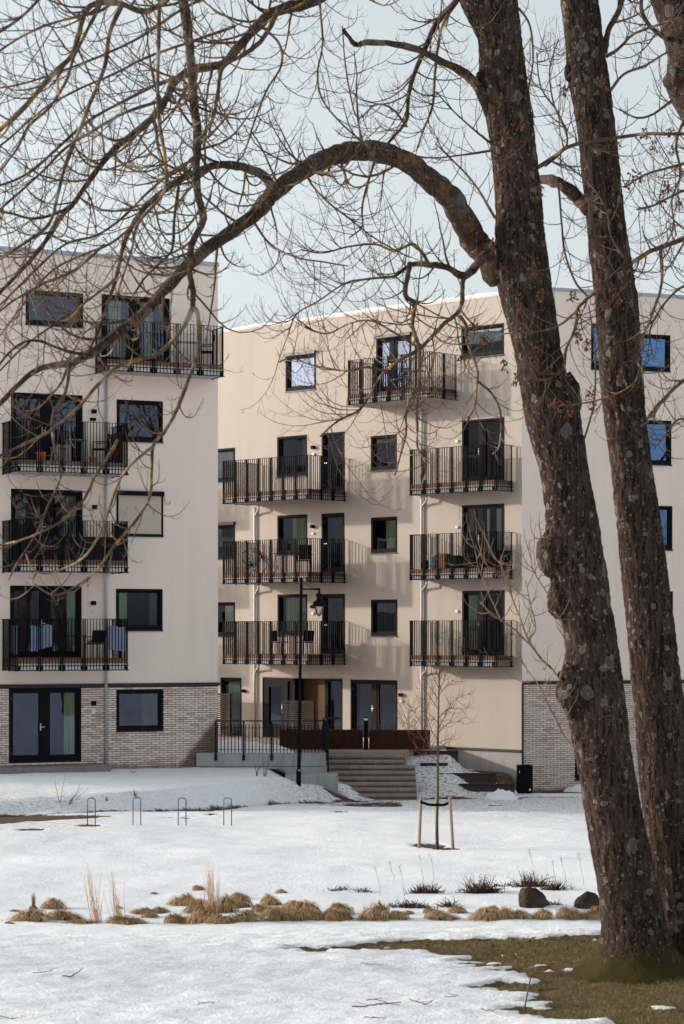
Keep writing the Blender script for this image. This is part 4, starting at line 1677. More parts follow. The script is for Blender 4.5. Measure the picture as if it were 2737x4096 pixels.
def flare1(a, z):
    k = max(0.0, min(1.0, (2.35 - z) / .55))
    return 1 + k * k * (.06 + .16 * math.sin(a * 5 + 1.2) + .09 * math.sin(a * 3) + .05 * math.sin(a * 11 + 2))


trunk('trunk', T1, dT1, M['bark'], tree1, 1.3, flare=flare1)
trunk('trunk', T2, dT2, M['bark'], tree2, 7.7, flare=flare1)
T3 = [(-420, 1330, 1500), (-200, 1420, 1560), (-60, 1470, 1600), (0, 1492, 1615), (82, 1523, 1640), (138, 1534, 1655), (169, 1526, 1664), (200, 1526, 1672), (235, 1541, 1680), (271, 1566, 1700), (400, 1590, 1715),
      (700, 1620, 1740), (1200, 1650, 1775), (1800, 1680, 1815), (2200, 1690, 1850), (2300, 1680, 1870)]
trunk('trunk', T3, lambda y: 23.4, M['bark'], tree3, 4.4, segs=40)


def burl(parent, x, y, d, rx, rz, seed, mat='bark'):
    c = vat(x, y, d)
    m = MB()
    U, V = 26, 18
    for j in range(V + 1):
        th = math.pi * j / V
        for i in range(U):
            a = 2 * math.pi * i / U
            p = Vector((math.sin(th) * math.cos(a), math.sin(th) * math.sin(a), math.cos(th)))
            k = 1 + .22 * noise.fractal(p * 2.2 + Vector((seed, 0, 0)), 1, 2, 4) + .05 * noise.noise(p * 9)
            m.v.append((c.x + p.x * rx * k, c.y + p.y * rx * k, c.z + p.z * rz * k))
    for j in range(V):
        for i in range(U):
            i2 = (i + 1) % U
            m.f.append((j * U + i, j * U + i2, (j + 1) * U + i2, (j + 1) * U + i))
    m.build('burl', M[mat], parent, smooth=True)


PXM = VPX / F_PX * 21.4
burl(tree1, 1279, 1268, 21.3, 47 * PXM, 58 * PXM, 1)
burl(tree1, 1292, 1374, 21.3, 38 * PXM, 48 * PXM, 2)
burl(tree1, 1315, 1580, 21.25, 41 * PXM, 60 * PXM, 3)
burl(tree1, 1120, 180, 21.3, 27 * PXM, 34 * PXM, 4)
burl(tree1, 1300, 914, 21.4, 32 * PXM, 55 * PXM, 5)
burl(tree2, 1305, 168, 21.9, 12 * PXM, 20 * PXM, 7)
burl(tree3, 1560, 185, 23.3, 40 * PXM, 42 * PXM, 8)

TW1, TW1F = MB(), MB()       # twigs of tree 1: stems, fine shoots
LIMBS1 = MB
ALL = []


def tree_limb(tree, trace, w0, w1, d0, d1, mat='limb', gap=.2, lmin=.35, lmax=1.0, start=.08, knob=.12, up=.2, droop=.4, sides=9, fine=True, store=None, maxlev=2):
    m = MB()
    cp, rr = limb(m, trace, w0, w1, d0, d1, sides, knob)
    m.build('limb', M[mat], tree, smooth=True)
    if fine:
        feather(store[0], store[1], cp, rr, gap, lmin, lmax, start, up, droop, maxlev)
    return cp, rr


S1 = (TW1, TW1F)
# arching limb and its fork
tree_limb(tree1, [(1150, 640), (1120, 590), (1085, 545), (1040, 465), (985, 412), (930, 372), (870, 350), (810, 347), (750, 362), (700, 388), (650, 425), (620, 450), (590, 485), (541, 523), (475, 570), (427, 614), (384, 658), (340, 706),
                  (303, 738), (237, 790), (201, 815), (161, 832), (120, 838), (73, 855), (0, 925), (-60, 990)], 66, 9, 21.4, 17.0, 'limb', .26, .4, 1.0, .22, .16, sides=14, store=S1)
tree_limb(tree1, [(628, 440), (612, 412), (590, 395), (545, 380), (500, 378), (450, 395), (400, 420), (350, 458), (310, 505), (285, 560), (268, 630), (250, 690), (225, 760), (190, 830)], 26, 5, 19.6, 17.6, 'limb', .2, .35, .9, store=S1)
m = MB(); limb(m, [(1122, 262), (1095, 200), (1060, 165), (1010, 140), (960, 115), (900, 100), (845, 97), (815, 102), (800, 85), (788, 70)], 24, 9, 21.3, 20.2, 10, .2); m.build('broken_limb', M['limb'], tree1, smooth=True)
tree_limb(tree1, [(1120, 580), (1098, 600), (1080, 622), (1060, 632), (1020, 611), (985, 608), (950, 605), (925, 618), (905, 634)], 26, 7, 21.2, 20.2, 'limb', .25, .3, .7, .35, store=S1)
tree_limb(tree1, [(1062, 628), (1060, 659), (1054, 709), (1013, 747), (963, 799), (920, 823), (882, 852), (861, 881), (826, 937), (773, 966), (735, 1000)], 13, 4, 20.9, 20.0, 'limb_y', .13, .35, .95, .1, store=S1)
tree_limb(tree1, [(985, 608), (950, 560), (905, 575), (860, 560), (800, 565), (740, 580), (690, 572)], 8, 3, 20.6, 20.2, 'limb_y', .13, .3, .8, .1, store=S1)
tree_limb(tree1, [(940, 605), (930, 659), (931, 680), (949, 697), (946, 747), (961, 799), (963, 849), (960, 893), (955, 937), (957, 981), (957, 1024), (975, 1060), (975, 1100)], 13, 4, 20.4, 20.1, 'limb_y', .14, .3, .85, .1, store=S1)
tree_limb(tree1, [(961, 890), (946, 902), (931, 945), (931, 995), (917, 1048), (905, 1090)], 8, 3, 20.2, 19.8, 'limb_y', .12, .25, .6, .1, store=S1)
tree_limb(tree1, [(1054, 725), (1069, 747), (1069, 776), (1083, 814), (1095, 849), (1094, 881), (1089, 931), (1070, 965)], 9, 3, 20.9, 20.8, 'limb_y', .14, .25, .6, .1, store=S1)
tree_limb(tree1, [(1096, 875), (1130, 905), (1148, 951), (1145, 1019), (1130, 1040)], 6, 3, 20.9, 20.9, 'limb_y', .16, .2, .45, .1, store=S1)
tree_limb(tree1, [(884, 850), (840, 842), (800, 850), (760, 846), (710, 835), (670, 820), (640, 830)], 6, 3, 20.1, 19.9, 'limb_y', .11, .3, .7, .05, store=S1)
tree_limb(tree1, [(963, 799), (900, 760), (850, 735), (800, 742), (750, 765), (700, 750)], 6, 3, 20.3, 20.0, 'limb_y', .11, .3, .75, .05, store=S1)
# hanging branch in the foreground and its sweep to the left
tree_limb(tree1, [(1075, -330), (930, -380), (760, -370), (600, -330), (470, -270), (415, -180), (412, -60), (420, 0), (435, 102), (443, 215), (453, 307), (450, 389), (455, 450), (466, 501), (440, 560), (435, 625), (443, 669), (442, 706)], 36, 12, 21.3, 17.0, 'limb', .24, .3, .8, .15, store=S1)
tree_limb(tree1, [(442, 706), (413, 760), (365, 808), (311, 826), (270, 841), (219, 888), (175, 939), (110, 991), (37, 1027), (-30, 1060)], 12, 6, 17.0, 16.2, 'limb_y', .22, .3, .75, .1, store=S1)
tree_limb(tree1, [(442, 706), (453, 720), (457, 790), (449, 826), (431, 874), (402, 947), (376, 991), (351, 1023), (348, 1089), (343, 1140), (318, 1184), (289, 1220), (256, 1260), (234, 1293), (205, 1322), (161, 1352), (124, 1364), (91, 1348), (66, 1326)],
          11, 4, 17.0, 16.6, 'limb_y', .28, .2, .5, .12, store=S1, up=.3)
tree_limb(tree1, [(351, 1023), (311, 1056), (281, 1089), (263, 1129), (241, 1195), (219, 1242), (190, 1279), (153, 1300), (102, 1315), (73, 1300), (60, 1270)], 8, 4, 16.8, 16.4, 'twig_pale', .3, .2, .45, .1, store=S1, up=.3)
tree_limb(tree1, [(270, 1010), (240, 1060), (219, 1089), (205, 1121), (183, 1158), (146, 1191), (102, 1216), (47, 1238), (0, 1249), (-40, 1255)], 8, 4, 16.8, 16.2, 'limb_y', .3, .2, .45, .1, store=S1, up=.3)
tree_limb(tree1, [(161, 832), (150, 900), (120, 960), (128, 1040), (140, 1090), (110, 1160), (85, 1220), (40, 1290), (20, 1330)], 9, 3, 17.3, 16.4, 'limb_y', .22, .2, .5, .1, store=S1, up=.25)
# second big limb coming from above
tree_limb(tree1, [(1090, -260), (1000, -220), (900, -130), (800, -50), (727, 0), (629, 26), (594, 56), (542, 113), (512, 146), (445, 159), (404, 184), (379, 230), (353, 266), (312, 302), (266, 338), (230, 379), (194, 430), (169, 466), (138, 500), (113, 542), (77, 588), (30, 640), (-30, 700)],
          30, 8, 21.3, 17.2, 'limb', .17, .4, 1.05, .12, store=S1)
tree_limb(tree1, [(169, 466), (138, 486), (77, 501), (30, 490), (-30, 478)], 9, 5, 17.8, 17.5, 'limb', .18, .3, .8, .05, store=S1)
tree_limb(tree1, [(640, 20), (604, 87), (560, 125), (512, 153), (499, 215), (489, 271), (466, 312), (450, 370)], 13, 6, 19.4, 18.8, 'limb_y', .2, .3, .8, .05, store=S1)
tree_limb(tree1, [(430, 174), (368, 190), (307, 220), (205, 276), (123, 348), (60, 400), (0, 425), (-50, 440)], 9, 5, 18.6, 17.4, 'limb_y', .16, .35, .9, .05, store=S1)
tree_limb(tree1, [(368, 232), (287, 258), (205, 305), (150, 340), (90, 400), (0, 480), (-40, 510)], 8, 5, 18.6, 17.6, 'limb_y', .16, .35, .9, .05, store=S1)
tree_limb(tree1, [(540, 60), (440, 95), (340, 130), (260, 170), (180, 205), (100, 250), (0, 335), (-40, 350)], 7, 4, 18.8, 18.0, 'limb_y', .15, .35, .9, .05, store=S1)
tree_limb(tree1, [(520, -30), (420, 20), (330, 80), (250, 120), (150, 160), (60, 190), (-20, 205)], 8, 4, 18.8, 18.0, 'limb_y', .15, .35, .9, .05, store=S1)
# dark kinked branches at the upper left
tree_limb(tree1, [(420, -90), (395, -20), (368, 10), (327, 26), (276, 8), (220, 8), (194, 31), (179, 87), (164, 128), (118, 174), (51, 251), (0, 297), (-40, 330)], 15, 11, 16.6, 15.6, 'limb_y', .2, .3, .8, .15, store=S1)
tree_limb(tree1, [(281, 10), (251, 77), (240, 153), (205, 240), (179, 307), (153, 368), (133, 445), (113, 512), (60, 555), (0, 593), (-40, 610)], 11, 7, 16.6, 15.8, 'limb_y', .2, .3, .8, .1, store=S1)
tree_limb(tree1, [(228, 14), (200, 70), (170, 130), (150, 190), (110, 250), (65, 290), (40, 340), (0, 390)], 9, 5, 16.2, 15.6, 'limb_y', .2, .3, .7, .1, store=S1)
tree_limb(tree1, [(366, -60), (366, 0), (363, 128), (363, 256), (379, 368), (376, 440), (317, 512), (302, 573), (280, 640), (262, 700)], 11, 5, 17.6, 17.0, 'limb_y', .18, .3, .8, .1, store=S1)
tree_limb(tree1, [(444, 366), (400, 390), (340, 440), (280, 500), (220, 540), (150, 560), (80, 620), (0, 700), (-30, 720)], 7, 5, 18.2, 17.2, 'limb_y', .18, .35, .9, .05, store=S1)
tree_limb(tree1, [(410, 430), (400, 500), (395, 570), (370, 600), (330, 640), (300, 690)], 8, 4, 17.8, 17.4, 'limb', .2, .3, .7, .1, store=S1)
tree_limb(tree1, [(330, 470), (300, 520), (250, 560), (200, 580), (120, 620), (60, 690), (0, 770)], 7, 4, 17.8, 17.2, 'limb_y', .17, .3, .8, .05, store=S1)
tree_limb(tree1, [(600, 60), (640, 100), (645, 150), (610, 210), (580, 290), (560, 350), (540, 375)], 7, 4, 19.0, 19.0, 'limb_y', .2, .3, .7, .05, store=S1)
tree_limb(tree1, [(300, -40), (240, 20), (170, 40), (100, 60), (40, 90), (-20, 130)], 8, 5, 16.4, 15.8, 'limb_y', .16, .35, .9, .05, store=S1)
tree_limb(tree1, [(120, -40), (70, 20), (20, 60), (-30, 90)], 8, 6, 16.2, 15.8, 'limb_y', .16, .3, .8, .05, store=S1)
tree_limb(tree1, [(200, 815), (140, 800), (80, 780), (30, 800), (-20, 860)], 8, 5, 17.2, 16.8, 'limb', .18, .3, .7, .05, store=S1)
tree_limb(tree1, [(265, 640), (200, 690), (130, 740), (60, 790), (0, 850)], 7, 4, 17.4, 16.8, 'limb_y', .16, .3, .8, .05, store=S1)
tree_limb(tree1, [(240, 560), (170, 620), (100, 650), (30, 690), (-30, 740)], 7, 4, 17.0, 16.5, 'limb_y', .16, .3, .8, .05, store=S1)
# upper middle
tree_limb(tree1, [(1075, -60), (1045, 3), (1006, 46), (971, 118), (945, 184), (935, 230), (932, 276), (905, 310), (880, 340)], 18, 6, 21.3, 20.6, 'limb', .15, .3, .8, .15, store=S1)
tree_limb(tree1, [(1043, 10), (1012, 66), (998, 160), (992, 240), (970, 300), (955, 345)], 8, 4, 21.3, 20.8, 'limb_y', .15, .3, .75, .1, store=S1)
tree_limb(tree1, [(932, 290), (900, 250), (860, 240), (820, 270), (800, 200), (790, 130), (785, 60)], 6, 3, 20.6, 20.4, 'twig', .16, .3, .7, .05, store=S1)
tree_limb(tree1, [(1128, 330), (1090, 300), (1040, 255), (1000, 210)], 6, 3, 21.3, 20.8, 'limb_y', .14, .3, .7, .05, store=S1)
tree_limb(tree1, [(1130, 345), (1060, 355), (990, 362), (930, 352)], 6, 3, 21.3, 20.8, 'limb_y', .14, .3, .7, .05, store=S1)
tree_limb(tree1, [(1135, 500), (1100, 440), (1070, 400), (1030, 360), (1000, 330)], 7, 3, 21.2, 20.8, 'limb_y', .12, .3, .75, .05, store=S1)
tree_limb(tree1, [(860, 365), (840, 430), (830, 480), (830, 520), (800, 545)], 7, 3, 20.5, 20.2, 'limb_y', .14, .3, .7, .05, store=S1)
tree_limb(tree1, [(700, 395), (720, 430), (760, 470), (800, 500), (850, 540), (900, 570), (940, 590)], 6, 3, 20.2, 20.4, 'twig', .14, .3, .7, .05, store=S1)
tree_limb(tree1, [(905, 634), (840, 640), (790, 650), (730, 690), (680, 720), (660, 770)], 6, 3, 20.2, 19.8, 'twig', .12, .3, .75, .05, store=S1)
tree_limb(tree1, [(580, 505), (620, 560), (680, 590), (740, 600), (800, 610)], 6, 3, 19.8, 19.9, 'twig', .14, .3, .7, .05, store=S1)
tree_limb(tree1, [(640, 430), (600, 340), (575, 300), (620, 380)][:3], 6, 3, 20, 20, 'twig', .14, .25, .6, .05, store=S1)
tree_limb(tree1, [(690, 392), (660, 330), (640, 290)], 5, 3, 20, 20, 'twig', .14, .25, .6, .05, store=S1)
tree_limb(tree1, [(730, -40), (735, 30), (740, 100), (728, 170), (740, 230), (790, 290), (850, 340)], 6, 4, 20, 20.2, 'limb_y', .18, .3, .7, .05, store=S1)
tree_limb(tree1, [(1190, 20), (1215, 60), (1222, 140), (1212, 210), (1225, 270)], 6, 3, 21.5, 21.6, 'twig', .14, .25, .6, .05, store=S1)
TW1.build('branches', M['limb_y'], tree1, smooth=True, fix=False)['kind'] = 'stuff'
TW1F.build('twigs', M['twig'], tree1, smooth=True, fix=False)['kind'] = 'stuff'

# shoots from the burls (paler young wood)
TWP = MB()
for tr, w0 in (([(1284, 1560), (1262, 1530), (1242, 1512), (1208, 1460), (1190, 1410), (1174, 1371), (1150, 1300), (1134, 1276), (1107, 1221)], 7),
               ([(1240, 1508), (1200, 1462), (1171, 1436), (1134, 1411), (1100, 1380)], 5), ([(1150, 1425), (1125, 1370), (1100, 1310), (1092, 1280)], 4),
               ([(1210, 1465), (1228, 1440), (1215, 1380), (1205, 1330)], 4), ([(1174, 1371), (1160, 1320), (1120, 1300), (1090, 1250)], 4),
               ([(1284, 1555), (1298, 1490), (1290, 1440), (1272, 1400)], 5), ([(1318, 1720), (1290, 1680), (1260, 1620), (1235, 1570), (1205, 1530), (1190, 1495)], 4),
               ([(1255, 1360), (1235, 1330), (1220, 1300), (1218, 1280)], 3), ([(1232, 1270), (1240, 1230), (1235, 1205)], 3)):
    cp, rr = limb(TWP, tr, w0, 2, 21.1, 20.7, 6, .05)
    feather(TWP, TWP, cp, rr, .16, .12, .42, .15, .22, .1, 1)
TWP.build('water_shoots', M['twig_pale'], tree1, smooth=True, fix=False)['kind'] = 'stuff'

# tree 2 limbs
TW2, TW2F = MB(), MB()
S2 = (TW2, TW2F)
TW3, TW3F = MB(), MB()
S3 = (TW3, TW3F)
m = MB(); limb(m, [(1350, 480), (1325, 455), (1300, 432), (1273, 416), (1245, 412), (1215, 420)], 34, 22, 21.9, 22.4, 10, .2); m.build('limb', M['limb'], tree2, smooth=True)
tree_limb(tree2, [(1385, 120), (1395, 70), (1420, 20), (1440, -40)], 16, 12, 21.9, 22, 'limb', .3, .3, .7, .2, store=S2)
tree_limb(tree2, [(1390, 130), (1420, 110), (1450, 80), (1500, 60), (1560, 40)], 8, 5, 21.8, 22, 'limb_y', .16, .3, .7, .1, store=S2)
tree_limb(tree2, [(1232, 384), (1270, 360), (1313, 333), (1406, 317), (1482, 307), (1568, 307), (1640, 300)], 10, 7, 21.6, 21.2, 'limb_y', .2, .3, .75, .1, store=S2)
tree_limb(tree2, [(1398, 210), (1430, 170), (1480, 150), (1530, 120), (1600, 100)], 7, 4, 21.8, 22, 'twig', .15, .3, .7, .1, store=S2)
tree_limb(tree3, [(1690, 495), (1640, 520), (1568, 547), (1526, 563), (1485, 579), (1438, 611), (1390, 652), (1342, 687), (1323, 712), (1320, 750), (1298, 801), (1292, 843), (1260, 868), (1230, 870)], 14, 5, 23.3, 20.6, 'limb_y', .17, .3, .7, .02, store=S3)
tree_limb(tree2, [(1323, 712), (1279, 747), (1215, 763), (1152, 766), (1110, 790)], 6, 3, 20.6, 20.4, 'limb_y', .2, .2, .5, .1, store=S2)
tree_limb(tree2, [(1514, 570), (1517, 649), (1495, 719), (1473, 779), (1460, 827), (1473, 852), (1438, 890), (1374, 916), (1311, 928), (1270, 930)], 8, 3, 20.9, 20.6, 'limb_y', .17, .25, .6, .05, store=S2)
tree_limb(tree2, [(1280, 420), (1288, 516), (1295, 579), (1317, 643), (1346, 678)], 5, 5, 21.2, 20.9, 'twig', .15, .25, .6, .05, store=S2)
tree_limb(tree3, [(1690, 805), (1640, 830), (1568, 871), (1517, 919), (1482, 960), (1470, 975)], 11, 6, 23.3, 21.7, 'limb_y', .14, .3, .75, .02, store=S3)
tree_limb(tree2, [(1338, 1011), (1361, 928), (1365, 849), (1362, 780), (1350, 700)], 5, 3, 21.2, 21.0, 'twig', .3, .2, .4, .1, store=S2)
tree_limb(tree3, [(1690, 615), (1610, 640), (1560, 660), (1520, 700), (1490, 760), (1500, 830)], 9, 3, 23.3, 21.4, 'twig', .13, .3, .7, .02, store=S3)
tree_limb(tree3, [(1690, 395), (1620, 420), (1560, 440), (1500, 470), (1460, 480)], 9, 4, 23.3, 21.8, 'twig', .12, .3, .8, .02, store=S3)
tree_limb(tree3, [(1690, 335), (1620, 360), (1550, 380), (1480, 400), (1430, 430)], 9, 4, 23.3, 22, 'twig', .12, .3, .8, .02, store=S3)
tree_limb(tree3, [(1690, 955), (1620, 980), (1560, 960), (1530, 990), (1500, 1030)], 8, 3, 23.3, 21.7, 'limb_y', .12, .25, .6, .02, store=S3)
tree_limb(tree2, [(1430, 590), (1400, 540), (1390, 480), (1350, 420), (1300, 380)], 5, 3, 21.6, 21.6, 'twig', .16, .25, .6, .05, store=S2)
tree_limb(tree2, [(1250, 380), (1300, 330), (1280, 260), (1240, 200), (1230, 120)], 6, 3, 22, 22, 'twig', .13, .3, .75, .05, store=S2)
tree_limb(tree2, [(1300, 300), (1270, 240), (1260, 160), (1280, 90)], 5, 3, 22, 22, 'twig', .13, .3, .6, .05, store=S2)
TW2.build('branches', M['limb_y'], tree2, smooth=True, fix=False)['kind'] = 'stuff'
TW2F.build('twigs', M['twig'], tree2, smooth=True, fix=False)['kind'] = 'stuff'

tree_limb(tree3, [(1530, 90), (1490, 60), (1470, 20), (1475, -40)], 12, 8, 23.3, 23, 'limb', .14, .3, .7, .1, store=S3)
tree_limb(tree3, [(1540, 230), (1500, 260), (1460, 270), (1420, 250)], 7, 4, 23.2, 22.9, 'twig', .12, .3, .7, .05, store=S3)
tree_limb(tree3, [(1570, 270), (1550, 330), (1560, 400), (1540, 460), (1550, 540)], 7, 4, 23.2, 22.9, 'twig', .12, .3, .7, .05, store=S3)
TW3.build('branches', M['twig'], tree3, smooth=True, fix=False)['kind'] = 'stuff'
TW3F.build('twigs', M['twig'], tree3, smooth=True, fix=False)['kind'] = 'stuff'

# hanging clusters of dry maple keys
CL = []
for v in range(3):
    m = MB()
    for i in range(26):
        c = Vector((R.gauss(0, .018), R.gauss(0, .018), R.uniform(-.10, .0)))
        dd_ = (rvec() + Vector((0, 0, -.9))).normalized() * .045
        sd_ = dd_.cross(rvec()).normalized() * .010
        m.quad(c, c + dd_ * .5 + sd_, c + dd_, c + dd_ * .5 - sd_)
    mme = bpy.data.meshes.new('seed_cluster')
    mme.from_pydata(m.v, [], m.f)
    mme.materials.append(M['seed'])
    CL.append(mme)
for (x, y, tr) in ((1087, 735, tree1), (1110, 765, tree1), (1057, 805, tree1), (1272, 920, tree1), (1300, 925, tree1), (1302, 940, tree1), (1240, 668, tree1), (1220, 620, tree1), (1190, 700, tree1), (1222, 800, tree1),
                   (1155, 300, tree1), (1145, 225, tree1), (1195, 280, tree1), (1130, 550, tree1), (1240, 430, tree1), (1325, 768, tree2), (1424, 855, tree2), (1405, 915, tree2), (1352, 892, tree2), (1358, 925, tree2),
                   (1415, 680, tree2), (1385, 692, tree2), (1312, 672, tree2), (1155, 830, tree1), (1185, 860, tree1), (1345, 780, tree2),
                   (1450, 395, tree3), (1470, 400, tree3), (1500, 330, tree3), (1530, 420, tree3), (1545, 340, tree3), (1440, 420, tree3), (1560, 460, tree3), (1480, 300, tree3), (1295, 198, tree2), (1378, 180, tree2), (1515, 450, tree3), (1480, 470, tree3), (1535, 300, tree3)):
    q = vat(x, y - 8, 20.4 if tr is not tree3 else 22.6)
    inst('seed_cluster', R.choice(CL), q, R.uniform(0, 6), tr, (1, 1, R.uniform(.8, 1.2)))

# ------------------------------------------------------------------ sapling with stakes
sg = on_ground(1750, 3393, 40)
sap = thing('sapling', sg, 'young bare sapling tied between wooden stakes on the snowy lawn', 'sapling')
SD = sg.y
Z8 = lambda x, y, dd=0: at(1500 + x * .574, 2650 + y * .574, SD + dd)
m = MB()
cp = catmull([Vector((sg.x, sg.y, sg.z - .05)), Z8(432, 1150), Z8(438, 900), Z8(438, 640), Z8(442, 400), Z8(446, 200), Z8(450, 60), Z8(452, -20)], 5)
m.tube(cp, [max(.005, .036 * (1 - .85 * i / len(cp))) for i in range(len(cp))], 10)
m.build('stem', M['stemgreen'], sap, smooth=True)
m = MB()
for tr in ([(436, 650), (385, 600), (350, 480), (300, 390), (255, 320), (205, 290)], [(436, 660), (370, 580), (300, 480), (240, 430), (170, 420)], [(437, 690), (395, 660), (330, 610), (280, 600)],
           [(440, 620), (470, 580), (520, 555), (500, 600)], [(440, 470), (490, 370), (540, 275), (600, 240), (670, 210)], [(441, 490), (500, 430), (560, 415), (615, 417)], [(442, 390), (500, 330), (570, 322), (640, 320)],
           [(442, 420), (380, 360), (320, 300), (300, 260)], [(443, 330), (390, 250), (340, 190), (290, 185)], [(444, 260), (390, 180), (350, 120)], [(445, 230), (490, 170), (545, 120)], [(446, 180), (410, 110), (385, 60)],
           [(446, 200), (480, 130), (495, 60)], [(440, 540), (400, 480), (370, 400), (350, 330)], [(442, 560), (490, 540), (560, 520)], [(448, 120), (430, 60), (420, 10)], [(448, 130), (470, 80), (480, 30)],
           [(240, 500), (236, 420), (250, 330), (246, 290)]):
    dz = R.uniform(-.3, .3)
    pts = [Z8(a, b, dz * i / len(tr)) for i, (a, b) in enumerate(tr)]
    cpb = catmull(pts, 4)
    rr = [max(.0025, .0085 * (1 - .75 * i / len(cpb))) for i in range(len(cpb))]
    m.tube(cpb, rr, 5, cap=False)
    feather(m, m, cpb, rr, .085, .12, .45, .12, .16, .1, 1)
o = m.build('twigs', M['twig_red'], sap, smooth=True, fix=False)
o['kind'] = 'stuff'
for i, (a, b, lab) in enumerate((((1685, 3187), (1676, 3384), 'wooden stake with black strap, uphill of the sapling stem beside the bare earth'),
                                 ((1800, 3187), (1814, 3402), 'slanting wooden stake with black strap, at the edge of the bare earth by the sapling'),
                                 ((1746, 3178), (1750, 3372), 'wooden stake standing directly behind the sapling stem'))):
    g = on_ground(b[0], b[1], 40)
    dd_ = SD + (.0, -.15, .35)[i]
    p0 = at(b[0], b[1] + 12, dd_)
    p0.z = min(p0.z, H(p0.x, p0.y) - .05)
    p1 = at(a[0], a[1], dd_)
    m = MB(); m.tube([p0, p1], [.034, .031], 10)
    o = m.build('stake', M['stake'], None)
    tag(o, lab, 'stake', 'three stakes round the sapling')
m = MB()
c0 = Z8(438, 985)
for (x, y) in ((1681, 3207), (1803, 3208)):
    q = at(x, y, SD - .04)
    pts = [q, q.lerp(Vector((c0.x, SD - .05, c0.z - .02)), .5) + Vector((0, 0, -.03)), Vector((c0.x, SD - .05, c0.z - .02))]
    for k in range(2):
        m.bar(pts[k], pts[k + 1], .012, .055)
o = m.build('strap', M['black'], sap)

# ------------------------------------------------------------------ dry grass tussocks
def tussock_mesh(seed, lean, upright=False):
    r = random.Random(seed)
    m = MB()
    U, V = 14, 6
    for j in range(V + 1):
        th = (math.pi / 2) * j / V
        for i in range(U):
            a = 2 * math.pi * i / U
            k = .82 * (1 + .25 * noise.noise(Vector((math.cos(a) * 1.5 + seed, math.sin(a) * 1.5, th))))
            m.v.append((k * math.sin(th) * math.cos(a), k * math.sin(th) * math.sin(a), .58 * k * math.cos(th) - .05))
    for j in range(V):
        for i in range(U):
            i2 = (i + 1) % U
            m.f.append((j * U + i, j * U + i2, (j + 1) * U + i2, (j + 1) * U + i))
    core_n = len(m.f)
    lv = Vector((lean[0], lean[1], 0))
    for i in range(620 if not upright else 260):
        a = r.uniform(0, 6.283)
        n = 6
        w_ = r.uniform(.012, .026)
        pts = []
        if upright:
            p = Vector((math.cos(a) * r.uniform(0, .35), math.sin(a) * r.uniform(0, .35), 0))
            d = Vector((r.gauss(0, .12), r.gauss(0, .12), 1))
            L = r.uniform(.8, 2.0)
            pts = [p + d * L * k / n for k in range(n + 1)]
        else:
            # hay combed over the dome, hanging down to the ground
            r0 = r.uniform(0, .75); r1 = min(1.12, r0 + r.uniform(.3, .7)); sw = r.gauss(0, .35)
            lift = r.uniform(.0, .05) if r.random() < .7 else r.uniform(.1, .34)
            for k in range(n + 1):
                t = k / n
                rr = r0 + (r1 - r0) * t
                an = a + sw * t
                hz = .62 * max(0.0, 1 - min(rr, 1) ** 2) ** .62
                px_ = math.cos(an) * rr + lv.x * (1 - rr) * .5; py_ = math.sin(an) * rr + lv.y * (1 - rr) * .5
                hz *= 1 + .3 * noise.noise(Vector((px_ * 1.8 + seed * 3, py_ * 1.8, 1)))
                pts.append(Vector((px_, py_, max(.0, hz + lift * math.sin(t * 3.1)))))
            if i % 7 == 0:      # loose straws lying on the snow round the clump
                r0 = r.uniform(.8, 1.25); L = r.uniform(.3, .8); an = a + r.gauss(0, .8)
                p = Vector((math.cos(a) * r0, math.sin(a) * r0, .05))
                dd2 = Vector((math.cos(an), math.sin(an), 0))
                pts = [p + dd2 * L * k / n + Vector((0, 0, .05 * math.sin(k / n * 3.1))) for k in range(n + 1)]
        d = (pts[-1] - pts[0]).normalized()
        sd_ = d.cross(Vector((0, 0, 1)))
        if sd_.length < .01: sd_ = Vector((1, 0, 0))
        sd_ = sd_.normalized() * w_
        b = len(m.v)
        for k, q in enumerate(pts):
            s = sd_ * (1 - .7 * k / n)
            m.v += [tuple(q - s), tuple(q + s)]
        for k in range(n):
            m.f.append((b + 2 * k, b + 2 * k + 1, b + 2 * k + 3, b + 2 * k + 2))
    me_ = bpy.data.meshes.new('grass_tussock')
    me_.from_pydata(m.v, [], m.f)
    me_.materials.append(M['drygrass'])
    me_.materials.append(M['drygrass_core'])
    me_.polygons.foreach_set('material_index', [1] * core_n + [0] * (len(m.f) - core_n))
    me_.polygons.foreach_set('use_smooth', [True] * len(m.f))
    return me_


